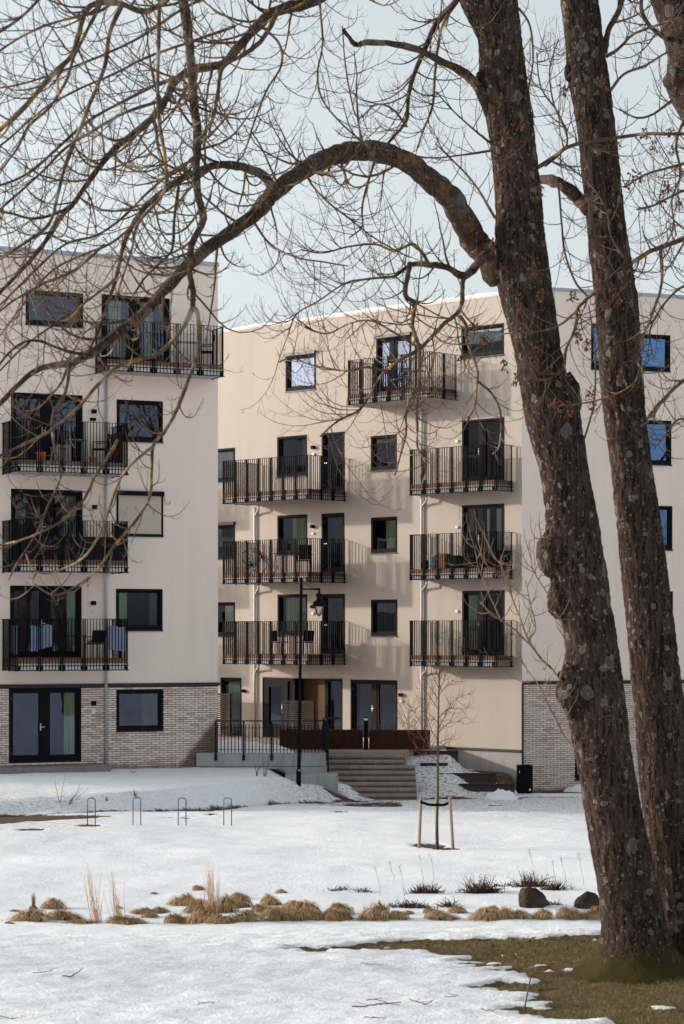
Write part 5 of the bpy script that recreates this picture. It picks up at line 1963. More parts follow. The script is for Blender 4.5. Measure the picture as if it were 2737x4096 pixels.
TM = [tussock_mesh(k, l) for k, l in enumerate(((0, 0), (.5, -.1), (-.5, -.2), (.1, -.4), (-.9, 0), (.9, .1)))]
TU = tussock_mesh(9, (0, 0), True)
T_LOW = 'flattened tan tussock of dry grass lying along the snow lip of the ditch'
T_MID = 'rounded tan mound of dry drooping grass among the snow of the ditch'
T_FAR = 'small tan tuft of dry grass poking through the snow above the ditch tussocks'
TU_L = []
for (x, y, w_, h_) in ((240, 262, 95, 34), (130, 314, 150, 50), (290, 308, 185, 52), (365, 347, 210, 28), (570, 337, 190, 34), (630, 284, 110, 24), (715, 280, 100, 20), (670, 302, 85, 26),
                       (535, 262, 45, 10), (690, 197, 40, 8), (892, 181, 60, 18), (810, 246, 120, 56), (900, 282, 150, 60), (1000, 278, 140, 56), (1075, 216, 90, 28), (1075, 256, 115, 50),
                       (800, 330, 140, 50), (900, 327, 130, 50), (990, 327, 150, 46), (1090, 320, 160, 44), (1215, 246, 110, 62), (1262, 194, 60, 16), (1180, 278, 100, 60), (1235, 290, 120, 70),
                       (1320, 256, 95, 48), (1350, 280, 150, 42), (1240, 315, 130, 46), (1320, 312, 120, 34), (1412, 311, 120, 44), (1482, 312, 90, 34), (1520, 288, 110, 66), (1107, 290, 70, 24), (45, 352, 50, 10), (65, 275, 50, 8)):
    TU_L.append((x * .8929, 3400 + y * .8929, w_ * .8929, h_ * .8929))
for (x, y, w_, h_) in ((75, 380, 160, 100), (265, 375, 165, 70), (395, 375, 120, 50), (450, 348, 70, 22), (640, 375, 200, 42), (720, 342, 120, 36), (590, 344, 100, 28), (895, 338, 100, 40), (880, 375, 190, 46),
                       (970, 375, 150, 52), (1080, 373, 150, 56), (1190, 375, 130, 52), (1340, 375, 150, 58), (1425, 375, 150, 110), (1490, 372, 120, 120)):
    TU_L.append((1300 + x * .7334, 3400 + y * .7334, w_ * .7334, h_ * .7334))
for i, (sx, sy, w_, h_) in enumerate(TU_L):
    g = on_ground(sx, min(sy, 3692), 32.5, 60)
    s = w_ / 2 / F_PX * g.y
    hz = max(.5, min(1.5, (h_ * 1.25) / (w_ / 2) / .62))
    o = bpy.data.objects.new('grass_tussock', TM[i % len(TM)])
    COL.objects.link(o)
    o.location = (g.x, g.y, g.z - .12 * s)
    o.rotation_euler = (0, 0, R.uniform(-.5, .5))
    kv = R.uniform(.55, .95)
    o.scale = (s * R.uniform(.95, 1.3), s * R.uniform(.7, 1.1), s * hz * kv)
    lab = T_FAR if sy < 3590 else (T_LOW if h_ / w_ < .34 else T_MID)
    tag(o, lab, 'grass tussock', {T_FAR: 'small tufts up the slope', T_LOW: 'flattened tussocks along the ditch', T_MID: 'rounded tussocks of the ditch'}[lab])
g = on_ground(150 * .8929, 3400 + 266 * .8929, 32.5, 60)
o = bpy.data.objects.new('grass_tussock', TU); COL.objects.link(o); o.location = g; sc_u = 30 * .8929 / F_PX * g.y; o.scale = (sc_u * .8, sc_u * .8, sc_u * 1.25)
tag(o, 'narrow upright tuft of dry grass beside the ditch tussocks', 'grass tussock')

# tall pale stalks
for i, (x0, y0, x1, y1, n, lab) in enumerate(((440, 345, 405, 70, 26, 'loose sheaf of tall pale leaning grass stalks, sparse, at the ditch'), (540, 330, 505, 60, 22, 'thin sheaf of tall pale stalks rising from a flattened tussock'),
                                              (965, 322, 930, 45, 60, 'dense sheaf of tall pale straw stalks among the mounded tussocks'))):
    g = on_ground(x0 * .8929, min(3400 + y0 * .8929, 3692), 32.5, 60)
    hgt = (y0 - y1) * .8929 / F_PX * g.y
    lean = (x1 - x0) * .8929 / F_PX * g.y
    m = MB()
    for k in range(n):
        a = R.uniform(0, 6.28); r0 = R.uniform(0, .10)
        hh = hgt * R.uniform(.45, 1.05)
        p0 = g + Vector((math.cos(a) * r0, math.sin(a) * r0, -.03))
        tip = Vector((lean * hh / hgt + R.gauss(0, .06), R.gauss(0, .08), hh))
        pts = [p0 + tip * t + Vector((lean * .5 * t * (1 - t), 0, 0)) for t in (0, .33, .66, 1)]
        m.tube(pts, [.0045, .004, .003, .0015], 3, cap=False)
    o = m.build('grass_stalks', M['stalk'], None, fix=False)
    tag(o, lab, 'grass stalks')

# ------------------------------------------------------------------ rocks, weeds, shrubs
def rock(sx, sy, w_, h_, seed, label, shape):
    g = on_ground(sx, sy, 32.5, 70)
    k = 1 / F_PX * g.y
    rr_ = random.Random(int(seed * 10))
    bm = bmesh.new()
    for i in range(26):
        p = rvec(rr_)
        zz = p.z
        tp = 1 - shape * max(0, zz)
        bm.verts.new((p.x * tp * w_ / 2 * k, p.y * tp * w_ / 2 * k * .85, max(-.3, min(zz, .86 if shape < .1 else 1)) * h_ * k))
    bmesh.ops.convex_hull(bm, input=list(bm.verts))
    bmesh.ops.delete(bm, geom=[v for v in bm.verts if not v.link_faces], context='VERTS')
    bmesh.ops.bevel(bm, geom=list(bm.edges), offset=.012, segments=2, affect='EDGES')
    bmesh.ops.triangulate(bm, faces=list(bm.faces))
    bmesh.ops.subdivide_edges(bm, edges=list(bm.edges), cuts=2, use_grid_fill=True)
    for v in bm.verts:
        v.co += v.co.normalized() * .03 * noise.fractal(v.co * 7 + Vector((seed, 0, 0)), 1, 2, 4)
    me_ = bpy.data.meshes.new('boulder')
    bm.to_mesh(me_); bm.free()
    me_.polygons.foreach_set('use_smooth', [True] * len(me_.polygons))
    me_.materials.append(M['rock'])
    o = bpy.data.objects.new('boulder', me_)
    COL.objects.link(o)
    o.location = (g.x, g.y, g.z - .03)
    tag(o, label, 'boulder')


rock(2130, 3624, 165, 112, 3.1, 'dark brown pointed boulder in the snow of the ditch', .3)
rock(2350, 3632, 125, 92, 8.4, 'brown flat topped boulder half behind the big trunk and dry grass', .05)


def weed(sx, sy, w_, h_, n, label, seed, mat='weed', lean=0, group=None):
    r = random.Random(seed)
    g = on_ground(sx, sy, 32.5, 80)
    k = g.y / F_PX
    m = MB()
    n = int(n * 2.6)
    for i in range(n):
        x = r.gauss(0, .27) * w_ * k
        p = Vector((g.x + x, g.y + r.uniform(-.5, .5) * w_ * k * .6, 0))
        p.z = H(p.x, p.y) - .02
        L = h_ * k * (.25 + 1.15 * r.random() ** 2.2) * (1 if abs(x) < w_ * k * .35 else .6)
        d = Vector((r.gauss(0, .8) + lean, r.uniform(-.5, .5), r.uniform(.15, 1.0))).normalized()
        pts = [p]
        for q in range(5):
            d = (d + Vector((r.uniform(-.3, .3), r.uniform(-.3, .3), r.uniform(-.25, .2)))).normalized()
            pts.append(pts[-1] + d * L / 5)
        m.tube(pts, [.007, .0065, .006, .005, .004, .002], 3, cap=False)
        for q in range(3):
            c = pts[r.randint(1, 5)]
            dd_ = (rvec(r) + Vector((0, 0, .3))).normalized() * L * .25
            m.tube([c, c + dd_], [.0028, .0012], 3, cap=False)
    o = m.build('dead_weeds', M[mat], None, fix=False)
    return tag(o, label, 'weeds', group)


W2 = lambda x, y: (1300 + x * .7334, 3400 + y * .7334)
for i, (x, y, w_, h_, n, lab) in enumerate(((550, 232, 150, 55, 150, 'dense dark clump of dead weeds lying alone on the snow slope'), (850, 235, 170, 85, 170, 'dark spiky clump of dead weeds beside the pointed boulder'),
                                            (450, 310, 220, 40, 170, 'low dark mat of dead weeds just behind the ditch tussocks'), (200, 228, 110, 30, 40, 'sparse low scatter of dead weed stems on the snow'),
                                            (70, 220, 120, 35, 40, 'thin tangle of fallen weed stems left on the snow slope'), (1120, 200, 150, 90, 90, 'thin tall dead weeds standing behind the pointed boulder'),
                                            (1250, 218, 130, 60, 80, 'wispy dead weeds between the two boulders'), (1260, 300, 70, 30, 40, 'small dark weeds at the foot of the flat topped boulder'), (680, 310, 110, 50, 50, 'loose dead weed stems behind the flattened tussocks'),
                                            (980, 195, 170, 30, 60, 'matted weed stems linking the clumps behind the pointed boulder'), (540, 318, 90, 26, 50, 'dark low weeds at the end of the weed mat'))):
    sx, sy = W2(x, y)
    weed(sx, sy, w_ * .7334, h_ * .7334, n, lab, 100 + i)
for i, (x, y0, y1) in enumerate(((300, 250, 90), (430, 250, 85), (535, 170, 25), (595, 170, 30), (1140, 160, 5), (1260, 190, 60), (1410, 190, 25), (1310, 180, 40), (375, 170, 60))):
    sx, sy = W2(x, y0)
    g = on_ground(sx, sy, 32.5, 80)
    hh = (y0 - y1) * .7334 / F_PX * g.y
    m = MB()
    p = g.copy()
    pts = [p + Vector((-.08 * t * t + R.gauss(0, .01), R.gauss(0, .02), hh * t)) for t in (0, .25, .5, .75, 1)]
    m.tube(pts, [.004, .0035, .003, .0025, .0015], 3, cap=False)
    for k in range(7):
        c = pts[4].lerp(pts[3], R.random())
        m.tube([c, c + Vector((R.gauss(0, .03), R.gauss(0, .03), .06))], [.002, .001], 3, cap=False)
    o = m.build('weed_stalk', M['weed'], None, fix=False)
    tag(o, 'single thin dead weed stalk standing on the snow', 'weed stalk', 'single weed stalks on the slope')


def shrub(sx, sy, h_, w_, n, label, mat, lean=0, d0=40, seed=0):
    g = on_ground(sx, sy, d0, 90)
    k = g.y / F_PX
    t = MB()
    for i in range(n):
        d = Vector((R.uniform(-.6, .6) * w_ / h_ + lean, R.uniform(-.3, .3), 1)).normalized()
        sprout(t, g + Vector((R.gauss(0, .03), R.gauss(0, .03), -.02)), d, h_ * k * R.uniform(.7, 1.05), .008, 0, .05, .08, gap=(.11, .08, .06), maxlev=1)
    o = t.build('bare_shrub', M[mat], None, fix=False)
    return tag(o, label, 'shrub')


Zc = lambda x, y: (x * .8929, 3000 + y * .8929)
shrub(*Zc(262, 238), 130, 60, 2, 'small upright bare shrub on the snow bank below the brick wall', 'twig')
shrub(*Zc(312, 243), 110, 90, 4, 'bare shrub bent sideways on the snow bank below the brick wall', 'twig', .75)
shrub(*Zc(605, 212), 32, 40, 6, 'tiny withered leafy plant on the snow bank above the cycle hoops', 'weed')
shrub(*Zc(478, 228), 22, 30, 5, 'tiny withered twigs at the edge of the snow bank', 'weed')
shrub(*Zc(590, 104), 26, 60, 4, 'few grass stems in the snow at the foot of the brick wall', 'twig')
for sx, sy, hh, n, lab, mt in ((1028, 3105, 95, 5, 'reddish bare stems in front of the concrete wall', 'twig_red'), (1060, 3108, 100, 5, 'taller reddish bare stems in front of the concrete wall, next to the leaning tuft', 'twig_red')):
    shrub(sx, sy, hh, 20, n, lab, mt, 0, 60)
g = on_ground(1140, 3112, 60)
m = MB()
for i in range(90):
    p = g + Vector((R.gauss(0, .06), R.gauss(0, .05), -.02))
    d = Vector((-.75 + R.gauss(0, .18), R.gauss(0, .1), .8))
    m.tube([p, p + d * .22, p + d * .42 + Vector((-.05, 0, -.03))], [.006, .005, .002], 3, cap=False)
o = m.build('leaning_grass', M['weed'], None, fix=False)
tag(o, 'reddish brown tuft of grass leaning sideways before the concrete wall', 'grass tuft')
# shrubs in the planters
for (x, y, n, hgt, lab) in ((1.15, 74.8, 3, 1.5, 'thin reddish bare shrub in the rust red planter near the glazed doors'), (2.3, 74.8, 5, 1.7, 'bushy reddish bare shrub in the rust red planter near the wall'), (-.6, 75.0, 3, .7, 'short bare twigs in the long planter behind the lamp post')):
    t = MB()
    for i in range(n):
        sprout(t, Vector((x + R.gauss(0, .12), y + R.gauss(0, .08), TZ + .45)), Vector((R.uniform(-.5, .5), R.uniform(-.2, .2), 1)), hgt * R.uniform(.6, 1), .009, 0, .04, .10, gap=(.13, .1, .07), maxlev=2)
    o = t.build('bare_shrub', M['twig_red'], None, fix=False)
    tag(o, lab, 'shrub')

# ------------------------------------------------------------------ lawn blades on the thawed patch
rl = np.random.RandomState(5)
gx = rl.uniform(-1.5, 6.0, 90000); gy = rl.uniform(18.3, 25.4, 90000)
sdv = poly_sd(gx, gy, GRASS_XY) + fbm(gx * 1.6, gy * 1.6, 4) * .75 + fbm(gx * 4, gy * 7, 4) * .55
keep = sdv < -.05 * rl.rand(len(gx))
gx, gy = gx[keep], gy[keep]
gz = terrain(gx, gy) - .05
n = len(gx)
ang = rl.uniform(0, 6.283, n); hh = rl.uniform(.015, .05, n); ln = rl.normal(0, .03, (n, 2)); wd = rl.uniform(.002, .004, n)
v0 = np.stack([gx - np.cos(ang) * wd, gy - np.sin(ang) * wd, gz], -1)
v1 = np.stack([gx + np.cos(ang) * wd, gy + np.sin(ang) * wd, gz], -1)
v2 = np.stack([gx + ln[:, 0], gy + ln[:, 1], gz + hh], -1)
vv = np.stack([v0, v1, v2], 1).reshape(-1, 3)
me_ = bpy.data.meshes.new('lawn_grass')
me_.vertices.add(len(vv)); me_.vertices.foreach_set('co', vv.ravel())
me_.loops.add(len(vv)); me_.loops.foreach_set('vertex_index', np.arange(len(vv)))
me_.polygons.add(n); me_.polygons.foreach_set('loop_start', np.arange(n) * 3)
me_.update(calc_edges=True)
me_.materials.append(M['lawn'])
o = bpy.data.objects.new('lawn_grass', me_); COL.objects.link(o)
tag(o, 'short brown green winter grass where the snow has melted', 'grass', None, 'stuff')

m = MB()
for i in range(420):
    a, b = R.uniform(-1.2, 5.5), R.uniform(18.6, 25)
    if poly_sd(np.array([a]), np.array([b]), GRASS_XY)[0] > .25: continue
    c = Vector((a, b, H(a, b) - .02 + R.uniform(0, .02)))
    u = rvec(); u.z *= .3; u = u.normalized() * R.uniform(.015, .035)
    v = u.cross(Vector((R.uniform(-.4, .4), R.uniform(-.4, .4), 1))).normalized() * u.length * .6
    m.quad(c - u, c + v, c + u, c - v)
o = m.build('leaf_litter', M['seed'], None, fix=False)
tag(o, 'scattered brown dead leaves on the thawed grass', 'leaves', None, 'stuff')
# fallen twigs
Z1 = lambda x, y: (x * .8929, 3000 + y * .8929)
Z2 = lambda x, y: (1337 + x * .8929, 3000 + y * .8929)
for i, (pts, r0, lab) in enumerate((
        ([Z1(150, 1012), Z1(190, 1008), Z1(235, 1001)], .007, 'straight dark fallen stick on the open snow'),
        ([Z1(285, 1018), Z1(318, 1022), Z1(345, 1012), Z1(371, 990)], .009, 'forked fallen twig lying near a dent in the snow'),
        ([Z1(885, 1157), Z1(920, 1154), Z1(960, 1150)], .006, 'short thin brown fallen twig on the snow'),
        ([Z1(0, 1206), Z1(60, 1204), Z1(105, 1209)], .006, 'thin fallen twig at the far end of the open snow from the trees'),
        ([Z2(80, 1156), Z2(140, 1160), Z2(205, 1156), Z2(300, 1150)], .010, 'long crooked fallen branch on the snow'),
        ([Z2(145, 1126), Z2(190, 1134), Z2(240, 1140), Z2(290, 1158)], .008, 'fallen twig lying across the long crooked branch'),
        ([Z2(338, 1130), Z2(380, 1140), Z2(412, 1149), Z2(448, 1134)], .008, 'bent yellowish fallen twig on the snow'),
        ([Z2(136, 1204), Z2(180, 1210), Z2(230, 1217)], .007, 'small fallen twig below the crooked branch'),
        ([Z2(488, 1120), Z2(520, 1122), Z2(548, 1112)], .005, 'tiny dark twig on the snow beside the thawed grass'),
        ([Z2(655, 1166), Z2(690, 1172), Z2(730, 1180)], .007, 'brown fallen twig at the ragged edge of the snow'),
        ([Z2(120, 968), Z2(170, 970), Z2(220, 968)], .006, 'straight fallen twig on the snow near the thawed tongue'),
        ([Z2(905, 1086), Z2(950, 1082), Z2(1000, 1078)], .012, 'thick dark fallen stick lying on the thawed grass'),
        ([Z2(815, 916), Z2(822, 930), Z2(838, 944)], .010, 'curved ochre fallen stick on the thawed grass'))):
    pp = []
    for (a, b) in pts:
        g = on_ground(a, min(b, 4110))
        pp.append(g + Vector((0, 0, .012 + R.uniform(0, .015))))
    cp = catmull(pp, 3)
    m = MB()
    r0 *= .65
    m.tube([p + rvec() * .006 for p in cp], [max(.0025, r0 * (1 - .5 * k / len(cp))) for k in range(len(cp))], 6)
    if len(cp) > 6:
        for k in (3, 6):
            q = cp[min(k, len(cp) - 1)]
            m.tube([q, q + Vector((R.uniform(-.04, .04), R.uniform(-.1, .1), .005)), q + Vector((R.uniform(-.08, .08), R.uniform(-.16, .16), .015))], [r0 * .6, r0 * .4, .002], 5)
    o = m.build('fallen_twig', M['limb_y'] if i in (6, 12) else M['twig'], None, smooth=True)
    tag(o, lab, 'twig')
g0 = on_ground(*Z2(850, 1172)); 
m = MB(); m.tube([g0, g0 + Vector((.05, .1, .2)), g0 + Vector((.10, .2, .38)), g0 + Vector((.09, .25, .52))], [.007, .006, .004, .002], 5)
o = m.build('upright_stick', M['twig'], None, smooth=True); tag(o, 'thin stick standing upright in the thawed grass by the roots', 'stick')

# ------------------------------------------------------------------ things on the balconies
def chair(f, u, n, z, turn, mat, label, arms=True, hgt=.86, slats=False, seatc=None):
    c = P(f, u, n, z)
    t = thing('chair', c, label, 'chair')
    a = RZ(f) + turn
    X = Vector((math.cos(a), math.sin(a), 0)); Y = Vector((-math.sin(a), math.cos(a), 0)); Zv = Vector((0, 0, 1))
    q = lambda x, y, zz: c + X * x + Y * y + Zv * zz
    for sx in (-.22, .22):
        for sy in (-.2, .2):
            m = MB(); m.bar(q(sx, sy, 0), q(sx * .95, sy, .44), .025, .025); m.build('leg', M[mat], t)
    m = MB(); m.hexa([q(-.24, -.23, .42), q(.24, -.23, .42), q(.24, .23, .42), q(-.24, .23, .42), q(-.24, -.23, .455), q(.24, -.23, .455), q(.24, .23, .455), q(-.24, .23, .455)]); m.build('seat', M[mat], t)
    if slats:
        for k in range(4):
            zz = .52 + k * .09
            m = MB(); m.bar(q(-.22, .22 + .02 * k, zz), q(.22, .22 + .02 * k, zz), .02, .05); m.build('back_slat', M[mat], t)
        for sx in (-.22, .22):
            m = MB(); m.bar(q(sx, .2, .44), q(sx, .3, hgt), .025, .025); m.build('back_post', M[mat], t)
    else:
        m = MB(); m.hexa([q(-.24, .20, .47), q(.24, .20, .47), q(.24, .23, .47), q(-.24, .23, .47), q(-.24, .27, hgt), q(.24, .27, hgt), q(.24, .30, hgt), q(-.24, .30, hgt)]); m.build('backrest', M[mat], t)
    if arms:
        for sx in (-.25, .25):
            m = MB(); m.bar(q(sx, -.2, .64), q(sx, .24, .66), .04, .025); m.bar(q(sx, -.19, .44), q(sx, -.19, .64), .025, .025); m.build('armrest', M[mat], t)
    if seatc:
        m = MB()
        m.hexa([q(-.2, -.2, .46), q(.2, -.2, .46), q(.2, .18, .46), q(-.2, .18, .46), q(-.2, -.2, .56), q(.2, -.2, .56), q(.2, .18, .56), q(-.2, .18, .56)])
        o = m.build('cushion', M[seatc], None, bevel=.03)
        tag(o, 'pale patterned cushion lying on a dark balcony chair', 'cushion')
    return t


def table(f, u, n, z, w_, d_, h_, mat, label, round_=False):
    c = P(f, u, n, z)
    t = thing('table', c, label, 'table')
    a = RZ(f)
    X = Vector((math.cos(a), math.sin(a), 0)); Y = Vector((-math.sin(a), math.cos(a), 0)); Zv = Vector((0, 0, 1))
    q = lambda x, y, zz: c + X * x + Y * y + Zv * zz
    m = MB()
    if round_: m.lathe(c.x, c.y, [(0, z + h_ - .03), (w_ / 2, z + h_ - .03), (w_ / 2, z + h_), (0, z + h_)], 24)
    else: m.hexa([q(-w_ / 2, -d_ / 2, h_ - .025), q(w_ / 2, -d_ / 2, h_ - .025), q(w_ / 2, d_ / 2, h_ - .025), q(-w_ / 2, d_ / 2, h_ - .025), q(-w_ / 2, -d_ / 2, h_), q(w_ / 2, -d_ / 2, h_), q(w_ / 2, d_ / 2, h_), q(-w_ / 2, d_ / 2, h_)])
    m.build('table_top', M[mat], t)
    for sx in (-.42, .42):
        for sy in (-.4, .4):
            m = MB(); m.bar(q(sx * w_, sy * d_, 0), q(sx * w_ * (.6 if round_ else 1), sy * d_ * (.6 if round_ else 1), h_ - .03), .025, .025); m.build('leg', M[mat], t)
    return t


def pot(f, u, n, z, r, h, label, plant=True):
    c = P(f, u, n, z)
    t = thing('plant_pot', c, label, 'plant pot')
    m = MB(); m.lathe(c.x, c.y, [(0, z), (r * .72, z), (r * .95, z + h * .8), (r * 1.05, z + h * .8), (r * 1.05, z + h), (r * .9, z + h), (r * .85, z + h * .85), (0, z + h * .85)], 18); m.build('pot', M['terracotta'], t)
    if plant:
        m = MB()
        for k in range(6): sprout(m, c + Vector((R.gauss(0, .03), R.gauss(0, .03), h * .8)), Vector((R.uniform(-.5, .5), R.uniform(-.5, .5), 1.2)), R.uniform(.3, .6), .006, 0, .05, .12, gap=(.08, .06, .05), maxlev=1)
        m.build('stems', M['weed'], t, fix=False)


def cloth(f, u0, u1, n, ztop, drop, drop2, mat, label, side=False, amp=.025, seed=0):
    m = MB()
    U, V = 26, 18
    for j in range(V + 1):
        for i in range(U + 1):
            a = i / U; b = j / V
            dr = (drop + (drop2 - drop) * a) * b
            fold = amp * (math.sin(a * 13 + seed + 2 * b) * .6 + noise.noise(Vector((a * 5 + seed, b * 4, seed))) * 1.2) * (.3 + b)
            if side: p = P(f, n + fold, u0 + (u1 - u0) * a, ztop - dr)
            else: p = P(f, u0 + (u1 - u0) * a, n + fold, ztop - dr + .03 * math.sin(a * 7 + seed) * (1 - b))
            m.v.append(tuple(p))
    for j in range(V):
        for i in range(U):
            k = j * (U + 1) + i
            m.f.append((k, k + 1, k + U + 2, k + U + 1))
    o = m.build('towel', M[mat], None, smooth=True, fix=False)
    sm = o.modifiers.new('thickness', 'SOLIDIFY'); sm.thickness = .008
    return tag(o, label, 'towel')


# left block, second floor from the ground
zb = 5.72 - 1.20
cloth('B', 5.93, 6.60, 1.47, zb + 1.00, .62, .80, 'towel', 'pale blue towel with a slanting hem on the front of the balcony rail')
cloth('B', 3.62, 4.20, 1.47, zb + .98, .78, .70, 'towel', 'pale blue towel hanging straight beside the armchair with the cushion', seed=3)
cloth('B', .65, 1.40, 6.98, zb + 1.0, .80, .90, 'towel', 'narrow pale blue towel on the short side of the balcony rail', True, seed=5)
chair('B', 4.35, .75, zb, .2, 'cushion_dark', 'dark balcony armchair with a patterned cushion behind the towels', seatc='stripecloth')
chair('B', 5.7, .6, zb, -.3, 'cushion_dark', 'dark balcony armchair in front of the glass doors with a cloth thrown over it')
table('B', 5.0, .7, zb, .6, .6, .70, 'cushion_dark', 'small dark square table between the two towel balcony armchairs')
cloth('B', 5.55, 5.95, .35, zb + .75, .3, .38, 'stripecloth', 'crumpled pale cloth thrown over a dark balcony chair', seed=9)
# left block, top floor
zb = 14.88 - 1.20
table('B', 1.25, .6, zb, .8, .6, .72, 'white', 'white topped small table on the topmost balcony of the left block')
chair('B', .62, .5, zb, 1.2, 'cushion_dark', 'black armchair at the end of the topmost balcony of the left block', hgt=.95)
# left block, third floor
zb = 11.67 - 1.20
pot('B', 6.2, 1.2, zb, .16, .26, 'large terracotta pot with dry plant on the cluttered balcony')
pot('B', 4.55, 1.1, zb, .11, .18, 'small terracotta pot with a tall bare stem beside the metal armchair')
table('B', 5.55, 1.0, zb, .5, .4, .45, 'bluegrey', 'low blue grey folding table beside the large terracotta pot')
table('B', 5.0, .9, zb, .6, .5, .70, 'bluegrey', 'taller blue grey folding table on the cluttered balcony')
chair('B', 4.2, .9, zb, 1.0, 'black', 'black slatted metal armchair on the cluttered balcony', slats=True)
t = thing('wooden_screen', P('B', 3.75, .7, zb), 'dark brown wooden louvre screen leaning at the end of the cluttered balcony', 'screen')
for k in range(11):
    m = MB(); fbox(m, 'B', 3.70, 3.74, .15, 1.35, zb + .03 + k * .085, zb + .03 + k * .085 + .07); m.build('slat', M['slat'], t)
for nn in (.13, 1.35):
    m = MB(); fbox(m, 'B', 3.68, 3.75, nn, nn + .05, zb, zb + 1.0); m.build('post', M['slat'], t)
m = MB(); fbox(m, 'B', 5.1, 5.5, .5, .8, zb + .01, zb + .55); o = m.build('cardboard_box', M['screen'], None, bevel=.01); tag(o, 'tan box standing under the folding tables on the cluttered balcony', 'box')
# left block, screened balcony
zb = 8.69 - 1.20
table('B', 5.2, .8, zb, .9, .7, .72, 'cushion_dark', 'dark table hidden behind the black screen of the left block balcony')
# middle block
zb = 14.87 - 1.20
table('A', 4.1, .75, zb, .6, .5, .70, 'blue', 'blue folding table on the topmost balcony of the cream block')
chair('A', 4.75, .8, zb, 1.3, 'blue', 'blue slatted folding chair beside the blue folding table', arms=False, slats=True)
zb = 8.66 - 1.20


def wire_chair(u, n, turn, label):
    c = P('A', u, n, zb)
    t = thing('wire_lounge_chair', c, label, 'chair')
    a = RZ('A') + turn
    X = Vector((math.cos(a), math.sin(a), 0)); Y = Vector((-math.sin(a), math.cos(a), 0)); Zv = Vector((0, 0, 1))
    ring = []
    for k in range(25):
        an = k / 24 * 2 * math.pi
        y_ = math.cos(an); x_ = math.sin(an)
        ring.append(c + X * x_ * .36 + Y * (y_ * .36 + .08) + Zv * (.62 + .30 * y_))
    m = MB(); m.tube(ring, .012, 6, cap=False); m.build('hoop', M['black'], t)
    m = MB()
    low = c + Y * -.02 + Zv * .34
    for k in range(0, 24):
        m.tube([ring[k], ring[k].lerp(low, .55) + Zv * -.09, low], .006, 4, cap=False)
    m.build('cord_seat', M['black'], t)
    for k in range(3):
        an = k * 2.09
        m = MB(); m.tube([low, c + X * .28 * math.cos(an) + Y * .28 * math.sin(an)], .011, 5); m.build('leg', M['black'], t)


wire_chair(11.7, 1.2, .8, 'round black wire lounge chair next to the drain pipe balcony corner')
wire_chair(10.85, 1.2, -.7, 'round black wire lounge chair beside the wire balcony table')
table('A', 9.9, 1.2, zb, .7, .7, .72, 'black', 'black wire table on the balcony with the round wire chairs')
chair('A', 9.1, 1.1, zb, .9, 'cushion_dark', 'dark chair draped with a black blanket beside the wire table', hgt=1.0)
cloth('A', 9.95, 10.45, 1.55, zb + .48, .35, .3, 'pinkcloth', 'dull red cloth hanging under the wire balcony table', seed=2)
zb = 5.72 - 1.20
table('A', 9.75, 1.1, zb, .8, .7, .74, 'black', 'thin legged black table on the balcony behind the lamp post')
chair('A', 10.35, 1.1, zb, -1.3, 'black', 'black chair on the pipe side of the thin legged table behind the lamp post')
chair('A', 9.1, 1.1, zb, 1.4, 'black', 'black chair on the door side of the thin legged table behind the lamp post')
zb = 8.69 - 1.20
for u, w_, h_, mt, lab in ((3.75, .3, .32, 'cushion_dark', 'dark rounded bag against the rail post of the cluttered small balcony'), (3.3, .45, .5, 'bluegrey', 'grey blue stuffed bag among the clutter behind the rail'), (2.85, .3, .52, 'deck', 'brown wooden crate among the clutter behind the rail'), (2.35, .5, .45, 'cushion_dark', 'large black bag between the crate and the plaid cloth chair')):
    m = MB(); fbox(m, 'A', u - w_ / 2, u + w_ / 2, .45, .8, zb + .01, zb + h_)
    o = m.build('crate' if mt == 'deck' else 'bag', M[mt], None, bevel=.015 if mt == 'deck' else .10)
    tag(o, lab, 'crate' if mt == 'deck' else 'bag')
chair('A', 1.75, .5, zb, .3, 'cushion_dark', 'dark chair under a pink and white cloth on the cluttered small balcony', hgt=.95)
cloth('A', 1.55, 2.0, .66, zb + 1.0, .6, .62, 'pinkcloth', 'pink and white plaid cloth hanging over a dark balcony chair', seed=4)
zb = 5.72 - 1.20
chair('A', 3.0, .5, zb, .4, 'white', 'white slatted chair on the lowest small balcony', arms=False, slats=True)
table('A', 2.45, .5, zb, .5, .45, .62, 'screen', 'small tan side table beside the white slatted chair')

# ------------------------------------------------------------------ unseen surroundings: mirrored park trees, tower and left trees added for the light
def plain_block(name, x0, x1, y0, y1, z0, z1, label, mat):
    t = thing(name, ((x0 + x1) / 2, (y0 + y1) / 2, z0), label, 'building')
    m = MB(); m.box(x0, x1, y0, y1, z0, z1); m.build('wall', M[mat], t)
    m = MB(); m.box(x0 - .15, x1 + .15, y0 - .15, y1 + .15, z1, z1 + .2); m.build('parapet_cap', M['cap'], t)
    y = y0 + 2
    while y < y1 - 2:
        z = z0 + 3.2
        while z < z1 - 2:
            m = MB(); m.box(x1 + .002, x1 + .03, y, y + 1.6, z, z + 1.4); m.build('window', M['frame'], t)
            z += 2.95
        y += 4.5


plain_block('added_tower', -62, -54, 71.5, 85.5, -1, 20, 'narrow rendered tower block added out of view to keep bright sky off the panes', 'plaster_shade_lift')  # added unseen tower, shaped to block bright sky in the pane reflections

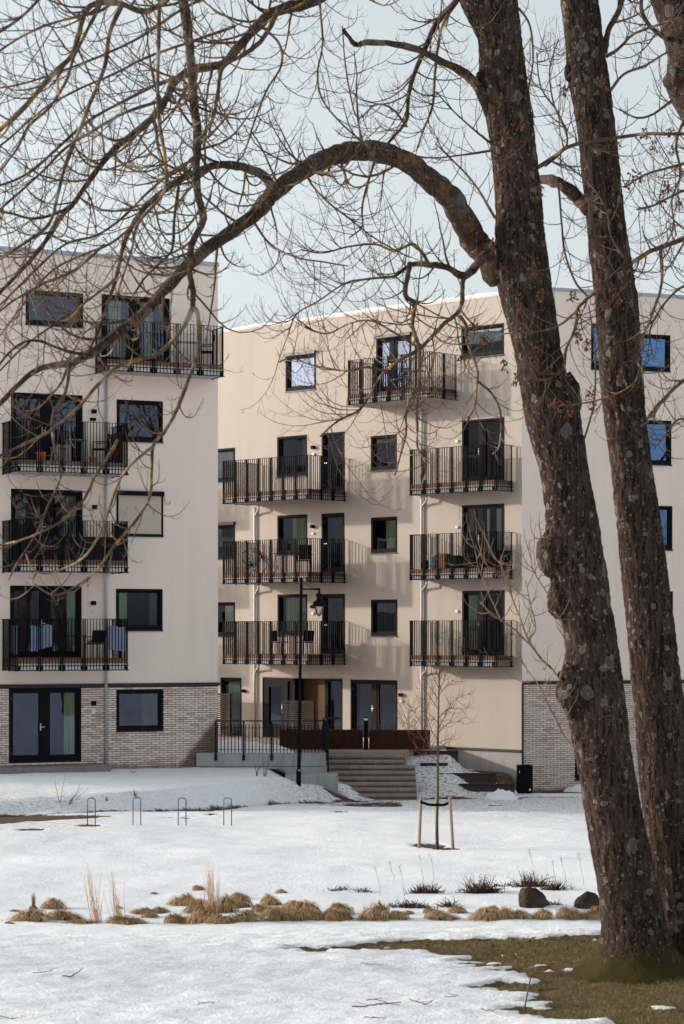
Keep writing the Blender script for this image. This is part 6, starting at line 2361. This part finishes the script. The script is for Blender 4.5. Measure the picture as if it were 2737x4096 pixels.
# unseen bare park trees: most mirrored in the windows, left ones added against sun
def park_tree(seed):
    global R
    keepR = R
    R = random.Random(seed)
    mt_, mw = MB(), MB()

    def grow(p, d, L, r0, lev):
        n = 6
        pts = [p.copy()]
        for i in range(n):
            d = (d + rvec(R) * .16 + Vector((0, 0, .05))).normalized()
            pts.append(pts[-1] + d * L / n)
        (mt_ if lev < 2 else mw).tube(pts, [r0 * (1 - .55 * i / n) for i in range(n + 1)], [9, 6, 4, 3][min(lev, 3)], cap=False)
        if lev == 3: return
        for k in range([7, 7, 6][lev]):
            t = R.uniform(.35 if lev == 0 else .15, 1)
            i = min(int(t * n), n - 1)
            pr = d.cross(rvec(R)).normalized()
            grow(pts[i].lerp(pts[i + 1], t * n - i), (d * .55 + pr * .9 + Vector((0, 0, .15))), L * R.uniform(.38, .6), r0 * (1 - .55 * t) * .55, lev + 1)
    grow(Vector((0, 0, -.2)), Vector((0, 0, 1)), 11, .34, 0)
    R = keepR
    return mt_, mw


spots = [(24, 34), (33, 44), (30, 22), (44, 38), (40, 12), (52, 26), (58, 48), (26, 4), (66, 10), (48, -6), (20, -14), (36, -22), (60, -18), (75, 35), (38, 30), (47, 18), (55, 36), (62, 24), (34, -4)]
spots += [(-36, 30), (-45, 46)]  # unseen trees added at left to thin the sunlight on the snow
proto = []
for k in range(2):
    a, b = park_tree(40 + k)
    proto.append((a, b))
pm = []
for k, (a, b) in enumerate(proto):
    o1 = a.build('trunk', M['limb'], None, smooth=True, fix=False); o2 = b.build('crown', M['twig'], None, smooth=True, fix=False)
    o2['kind'] = 'stuff'
    pm.append((o1, o2))
for i, (x, y) in enumerate(spots):
    root = bpy.data.objects.new('park_tree', None); COL.objects.link(root)
    root.location = (x, y, H(x, y)); root.rotation_euler = (0, 0, i * 1.3); s = (1.2 if x > 0 else .85) + .4 * ((i * 37) % 10) / 10; root.scale = (s, s, s)
    tag(root, 'bare unseen park tree, most mirrored in the panes, left ones added to filter the sun', 'tree', 'bare park trees outside the picture')
    for src in pm[i % 2]:
        c = src if i < 2 else src.copy()
        if i >= 2: COL.objects.link(c)
        c.parent = root
for o in bpy.data.objects:
    if '_base' in o: del o['_base']
